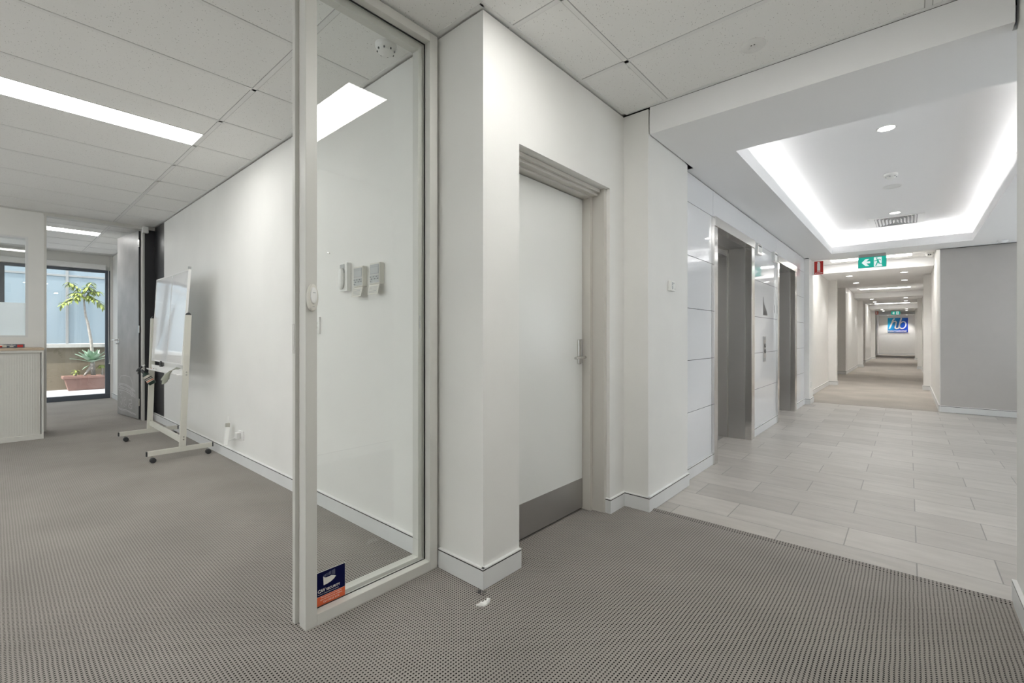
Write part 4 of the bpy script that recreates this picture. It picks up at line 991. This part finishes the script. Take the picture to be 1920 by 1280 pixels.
# ================================================================== TALL DOOR WITH CHALK DRAWING
dl = struct_empty('door_2', (-8.09, 1.335, 0))
ang = math.atan2(1.225-1.33, -8.985+8.11)
hx, hy = -8.110, 1.338; ln = 0.882
du = Vector((math.cos(ang), math.sin(ang), 0)); dn = Vector((math.sin(ang), -math.cos(ang), 0))   # along the leaf; towards the camera side
if dn.y > 0: dn = -dn
def LP(s, d, z): p = Vector((hx, hy, 0))+du*s+dn*d; return (p.x, p.y, z)
def leafbox(b, s0, s1, d0, d1, z0, z1): return b.hexa([LP(s0, d0, z0), LP(s1, d0, z0), LP(s1, d1, z0), LP(s0, d1, z0), LP(s0, d0, z1), LP(s1, d0, z1), LP(s1, d1, z1), LP(s0, d1, z1)])
leafbox(MB(), 0, ln, -0.038, 0, 0.012, 2.648).build('door_leaf', M['chalkgrey'], dl)
leafbox(MB(), -0.0015, 0.0, -0.038, 0, 0.012, 2.648).build('leaf_edge', M['chalkblack'], dl)
hb_ = leafbox(MB(), ln-0.075, ln-0.045, 0, 0.004, 1.05, 1.13).build('handle_rose', M['chrome'], dl)
h2 = MB(); a0 = Vector(LP(ln-0.06, 0.003, 1.118))
h2.tube([a0, a0+dn*0.045, a0+dn*0.048+du*0.012, a0+dn*0.048+du*0.10], 0.008, 10).build('handle_lever', M['chrome'], dl, smooth=True)
k2 = Vector(LP(ln-0.06, 0.003, 1.062)); MB().tube([k2, k2+dn*0.03], 0.009, 10).tube([k2+dn*0.028-du*0.02, k2+dn*0.028+du*0.03], 0.006, 8).build('lock_turn', M['chrome'], dl, smooth=True)
for z in (0.20, 1.22, 2.42):
    leafbox(MB(), -0.022, 0.0, -0.004, 0.006, z, z+0.10).build('hinge', M['chrome'], dl)
# chalk drawing of a front view of a car, lower part of the leaf
ck = MB()
def chalk(pts, wd=0.006):
    for (s1, z1), (s2, z2) in zip(pts[:-1], pts[1:]):
        l = math.hypot(s2-s1, z2-z1)+1e-6; ns, nz = -(z2-z1)/l*wd/2, (s2-s1)/l*wd/2
        q_ = [(s1+ns, z1+nz), (s2+ns, z2+nz), (s2-ns, z2-nz), (s1-ns, z1-nz)]
        ck.hexa([LP(s, 0.0002, z) for s, z in q_]+[LP(s, 0.0010, z) for s, z in q_])
arc = lambda cs, cz, rs, rz, a0, a1, n=14: [(cs+rs*math.cos(a0+(a1-a0)*k/n), cz+rz*math.sin(a0+(a1-a0)*k/n)) for k in range(n+1)]
chalk([(0.80, 0.48), (0.74, 0.58), (0.55, 0.60), (0.34, 0.585), (0.24, 0.50), (0.22, 0.42)])
chalk([(0.83, 0.47), (0.60, 0.475), (0.40, 0.455), (0.14, 0.40)]); chalk([(0.83, 0.455), (0.60, 0.458), (0.40, 0.437), (0.14, 0.385)])
chalk([(0.84, 0.43), (0.62, 0.42), (0.40, 0.40), (0.12, 0.34)]); chalk([(0.84, 0.41), (0.62, 0.40), (0.40, 0.38), (0.12, 0.32)]); chalk([(0.84, 0.37), (0.6, 0.37), (0.38, 0.35), (0.13, 0.30)])
chalk(arc(0.78, 0.40, 0.045, 0.05, 0, 2*PI)); chalk(arc(0.27, 0.36, 0.05, 0.045, 0, 2*PI)); chalk([(0.80, 0.33), (0.72, 0.31), (0.70, 0.36)])
chalk(arc(0.70, 0.22, 0.032, 0.058, 0.6, 2*PI-0.2)); chalk([(0.60, 0.275), (0.53, 0.28), (0.52, 0.24), (0.58, 0.235), (0.58, 0.18), (0.50, 0.16), (0.51, 0.225)])
chalk([(0.60, 0.27), (0.61, 0.15), (0.55, 0.135)]); chalk([(0.40, 0.25), (0.28, 0.26), (0.27, 0.21), (0.38, 0.20), (0.39, 0.14), (0.27, 0.13), (0.26, 0.19)]); chalk(arc(0.35, 0.15, 0.06, 0.035, 0, 4))
chalk([(0.84, 0.12), (0.80, 0.085), (0.60, 0.075), (0.45, 0.085), (0.30, 0.07), (0.10, 0.06), (0.10, 0.10)]); chalk([(0.80, 0.10), (0.62, 0.092), (0.50, 0.10), (0.32, 0.085), (0.13, 0.075)])
ck.build('chalk_drawing', M['chalk'], dl)
# metal posts and header track of the opening
b = MB().box(-8.105, -7.995, 0.410, 0.432, 0, 2.655).box(-8.105, -7.995, 1.360, 1.385, 0, 2.655).box(-8.106, -7.992, 0.405, 1.4995, 2.655, 2.699).box(-8.004, -7.992, -1.2, 0.405, 2.682, 2.699)
structure(b.build('trim_4', M['alu'], bevel=0.001))
tag(MB().box(-7.991, -7.93, 1.352, 1.418, 2.600, 2.688).build('door_closer_cover', M['whiteplastic'], loc=(-7.96, 1.385, 2.64), bevel=0.005), 'small white plastic box under the ceiling at the top of the chalkboard door', 'cover box')

# partition window
wn_ = struct_empty('window_2', (-8.05, -0.46, 1.16))
b = MB(); e = 0.022
for (x0, x1) in ((-8.10, -8.0),):
    b.box(x0, x1, -1.2, 0.277, 1.1601, 1.1601+e).box(x0, x1, -1.2, 0.277, 2.3699-e, 2.3699).box(x0, x1, 0.277-e, 0.2769, 1.16+e, 2.37-e).box(x0, x1, -1.1999, -1.2+e, 1.16+e, 2.37-e)
b.build('frame', M['skirt'], wn_)
MB().box(-8.052, -8.046, -1.178, 0.255, 1.182, 2.348).build('glass_pane', M['glass'], wn_)
MB().box(-8.054, -8.0525, -1.178, 0.255, 1.182, 1.575).build('frosted_band', M['film'], wn_)

# ================================================================== CABINET
ct = thing('tambour_cabinet', 'low cream tambour cabinet against the partition at the left edge', 'cabinet', (-7.73, -0.07, 0))
b = MB(); X0, X1, Y0_, Y1_ = -7.985, -7.46, -0.52, 0.38
b.box(X0, X1, Y1_-0.018, Y1_, 0, 1.012).box(X0, X1, Y0_, Y0_+0.018, 0, 1.012).box(X0, X1, Y0_+0.018, Y1_-0.018, 0, 0.055).box(X0, X1, Y0_+0.018, Y1_-0.018, 0.985, 1.012).box(X0, X0+0.01, Y0_+0.018, Y1_-0.018, 0.055, 0.985)
b.build('body', M['cabinet'], ct, bevel=0.002)
MB().box(X0, X1+0.006, Y0_-0.004, Y1_+0.004, 1.0125, 1.040).build('top_board', M['oak'], ct, bevel=0.002)
b = MB(); y = Y0_+0.020
while y < Y1_-0.055:
    b.box(X1-0.028, X1-0.020, y+0.0004, y+0.0192, 0.056, 0.984); y += 0.0198
b.box(X1-0.034, X1-0.029, Y0_+0.018, Y1_-0.024, 0.056, 0.984)
b.build('tambour_shutter', M['cabinet'], ct)
tb = thing('toy_car_box', 'long flat box printed with colourful toy cars on top of the low cabinet', 'box', (-7.66, 0.05, 1.0405))
MB().box(-7.74, -7.60, -0.12, 0.235, 1.0405, 1.082).build('carton', M['darkframe'], tb, bevel=0.001)
b = MB(); cols = [M['red'], M['label'], M['greyplastic'], M['orange'], M['signwhite']]
for i, (y0, y1, z0, z1, mi) in enumerate(((0.178, 0.222, 1.048, 1.074, 0), (0.12, 0.150, 1.050, 1.064, 1), (0.095, 0.165, 1.066, 1.074, 2), (0.065, 0.098, 1.047, 1.076, 1), (0.020, 0.062, 1.048, 1.060, 0), (0.028, 0.066, 1.060, 1.068, 3),
                                     (0.03, 0.075, 1.068, 1.078, 4), (-0.03, 0.0, 1.050, 1.072, 2), (-0.09, -0.05, 1.05, 1.07, 0), (0.130, 0.142, 1.068, 1.076, 4))):
    b.box(-7.5999, -7.5990-0.0001*i+0.001, y0, y1, z0, z1, mi)
b.build('print', cols, tb)

# ================================================================== FAR WINDOW AND BALCONY
wf = struct_empty('window_3', (-11.5, 0.4, 0))
b = MB()
b.box(-11.53, -11.45, -2.6, 1.4665, 0.0001, 0.088).box(-11.53, -11.47, 1.398, 1.4665, 0.088, 2.419).box(-11.53, -11.47, -2.6, 1.398, 2.37, 2.419)
b.box(-11.53, -11.47, 0.062, 0.124, 0.088, 2.37).box(-11.53, -11.47, -1.30, -1.24, 0.088, 2.37).box(-11.53, -11.47, -2.6, -2.54, 0.088, 2.37)
b.build('frame', M['darkframe'], wf, bevel=0.002)
for (y0, y1) in ((0.124, 1.398), (-1.24, 0.062), (-2.54, -1.30)):
    MB().box(-11.503, -11.497, y0, y1, 0.088, 2.37).build('glass_pane', M['glass'], wf)
tag(MB().box(-11.47, -11.40, -2.6, 1.40, 2.425, 2.52).build('roller_blind', M['trimwhite'], loc=(-11.43, -0.6, 2.47), bevel=0.01), 'rolled up white blind above the far balcony window', 'blind')
tag(MB().tube([(-11.44, 1.440, 2.42), (-11.44, 1.442, 1.2), (-11.44, 1.448, 0.75), (-11.44, 1.452, 0.66)], 0.004, 6).sphere((-11.44, 1.452, 0.655), 0.012, 8).build('blind_cord', M['whiteplastic'], loc=(-11.44, 1.445, 1.5)), 'thin white blind cord beside the dark window frame', 'cord')
structure(MB().box(-14.1, -13.95, -3.5, 4.0, 0, 0.925).build('wall_balcony', M['balcwall']))
structure(MB().box(-14.15, -13.88, -3.5, 4.0, 0.926, 1.005).build('trim_5', M['balccap']))
# frosted wind screen above the balcony wall
ws = thing('balcony_screen', 'tall frosted blue-grey glass screen standing on the balcony wall', 'screen', (-13.97, 0.5, 1.006))
b = MB()
ys = [-3.4, -1.77, -0.35, 1.07, 2.49, 3.9]
for y in ys: b.box(-14.0, -13.945, y-0.022, y+0.022, 1.006, 3.2)
b.box(-13.995, -13.95, -3.4, 3.9, 2.488, 2.528)
b.build('rail_frame', M['greyplastic'], ws, bevel=0.002)
for y0, y1 in zip(ys[:-1], ys[1:]): MB().box(-13.982, -13.970, y0+0.022, y1-0.022, 1.012, 3.2).build('screen_panel', M['frost'], ws)

# planter with its plants
pt = thing('planter_trough', 'long terracotta coloured planter trough on the balcony floor', 'planter', (-13.66, 1.55, 0))
def ring_rect(x0, x1, y0, y1, z): return [(x0, y0, z), (x1, y0, z), (x1, y1, z), (x0, y1, z)]
MB().rings([ring_rect(-13.79, -13.55, 1.06, 2.02, 0.0), ring_rect(-13.83, -13.51, 1.00, 2.08, 0.255)]).build('tub', M['terracotta'], pt, bevel=0.008)
b = MB()
for (a, c) in (((-13.86, -13.82), (0.965, 2.11)), ((-13.52, -13.48), (0.965, 2.11))): b.box(a[0], a[1], c[0], c[1], 0.256, 0.315)
b.box(-13.82, -13.52, 0.965, 1.005, 0.256, 0.315).box(-13.82, -13.52, 2.07, 2.11, 0.256, 0.315)
b.build('rim', M['terracotta'], pt, bevel=0.010)
MB().box(-13.82, -13.52, 1.005, 2.07, 0.256, 0.285).build('soil', M['soil'], pt)
def leaf(b, base, d, L_, wd, droop, th=0.004, curl=0.0, n=5):
    base = Vector(base); d = Vector(d).normalized(); side = d.cross(Vector((0, 0, 1)))
    side = side.normalized() if side.length > 0.01 else Vector((1, 0, 0))
    R = []; p = base.copy(); dd = d.copy()
    for k in range(n+1):
        t = k/n; wk = wd*max(0.06, math.sin(PI*min(1, 0.12+t*0.88))**0.8)/2
        up = side.cross(dd).normalized()*th/2
        R.append([p-side*wk+up*curl, p-up, p+side*wk+up*curl, p+up])
        p = p+dd*(L_/n); dd = (dd+Vector((0, 0, -droop/n))).normalized()
    b.rings(R)
tr_ = thing('potted_tree', 'slender pale-trunked tree with yellow-green leaf whorls in the planter', 'tree', (-13.66, 1.42, 0.285))
tpts = [(-13.66, 1.475, 0.285), (-13.66, 1.455, 0.70), (-13.66, 1.425, 1.10), (-13.66, 1.375, 1.45), (-13.66, 1.34, 1.62), (-13.66, 1.315, 1.90), (-13.66, 1.31, 2.05)]
MB().tube(tpts, [0.032, 0.030, 0.027, 0.024, 0.021, 0.016, 0.012], 12).build('trunk', M['bark'], tr_, smooth=True)
lv = MB(); br = MB(); top = Vector(tpts[-1])
arms = [((0.0, -0.36, -0.22), 0.30), ((0.05, -0.16, -0.10), 0.2), ((0.0, 0.17, -0.08), 0.2), ((0.05, 0.33, -0.22), 0.30), ((0.0, 0.26, 0.12), 0.25), ((0.0, 0.10, 0.22), 0.15), ((0, -0.25, 0.30), 0.3), ((0.02, 0.14, 0.33), 0.2), ((-0.05, -0.18, 0.05), 0.2)]
for (v_, s_) in arms:
    e_ = top+Vector(v_)*0.95; br.tube([top, top.lerp(e_, 0.5)+Vector((0, 0, 0.05)), e_], [0.005, 0.004, 0.002], 6)
    for k in range(13):
        t = 0.30+0.70*k/12; p = top.lerp(e_, t)+Vector((0, 0, 0.05*math.sin(PI*t)))
        for sg in (-1, 1):
            a = random.uniform(-0.5, 0.5)
            leaf(lv, p, (random.uniform(-0.6, 0.9), 0.5*v_[1]/0.3+sg*0.5+a*0.3, random.uniform(-0.5, 0.15)), random.uniform(0.10, 0.16), 0.040, 1.3, 0.003, 2)
br.build('branches', M['bark'], tr_, smooth=True); lv.build('foliage', M['leafy'], tr_)
ag = thing('agave_plant', 'blue-green agave rosette on a leaning stem in the planter', 'plant', (-13.58, 1.35, 0.285))
MB().tube([(-13.60, 1.30, 0.285), (-13.58, 1.36, 0.40), (-13.56, 1.42, 0.52), (-13.55, 1.43, 0.58)], [0.022, 0.024, 0.026, 0.03], 10).tube([(-13.62, 1.46, 0.285), (-13.60, 1.43, 0.36), (-13.58, 1.42, 0.44)], [0.03, 0.02, 0.015], 8).build('stem', M['bark'], ag, smooth=True)
lv = MB(); c = Vector((-13.55, 1.43, 0.60))
for k in range(19):
    a = k*2.39996; el = 0.22+1.10*(k/19)
    L_ = 0.38-0.09*(k/19)
    leaf(lv, c+Vector((0, 0, 0.01*k/19)), (math.cos(a)*math.cos(el), math.sin(a)*math.cos(el), math.sin(el)), L_, 0.125, 0.22, 0.010, 1.6)
leaf(lv, c+Vector((0.02, -0.05, -0.06)), (0.2, -0.8, -0.4), 0.15, 0.06, 0.8)
lv.build('leaves', M['agave'], ag)
def smallplant(x, y, h, s, n, label):
    t = thing('succulent_plant', label, 'plant', (x, y, 0.285), 'small plants in the planter')
    MB().tube([(x, y, 0.285), (x+0.005, y+0.004, 0.285+h)], [0.016*s, 0.012*s], 8).build('stem', M['bark'], t, smooth=True)
    b = MB()
    for k in range(n):
        a = k*2.4; leaf(b, (x, y, 0.285+h-0.03*(k % 3)), (math.cos(a), math.sin(a), random.uniform(-0.2, 0.6)), 0.10*s, 0.034*s, 1.4, 0.004, 1.5)
    b.build('leaves', M['leafy'], t)
smallplant(-13.60, 1.175, 0.14, 0.9, 16, 'small bright succulent at the left end of the planter')
smallplant(-13.60, 1.605, 0.24, 1.25, 20, 'taller small plant in the planter, half hidden by the dark window frame')
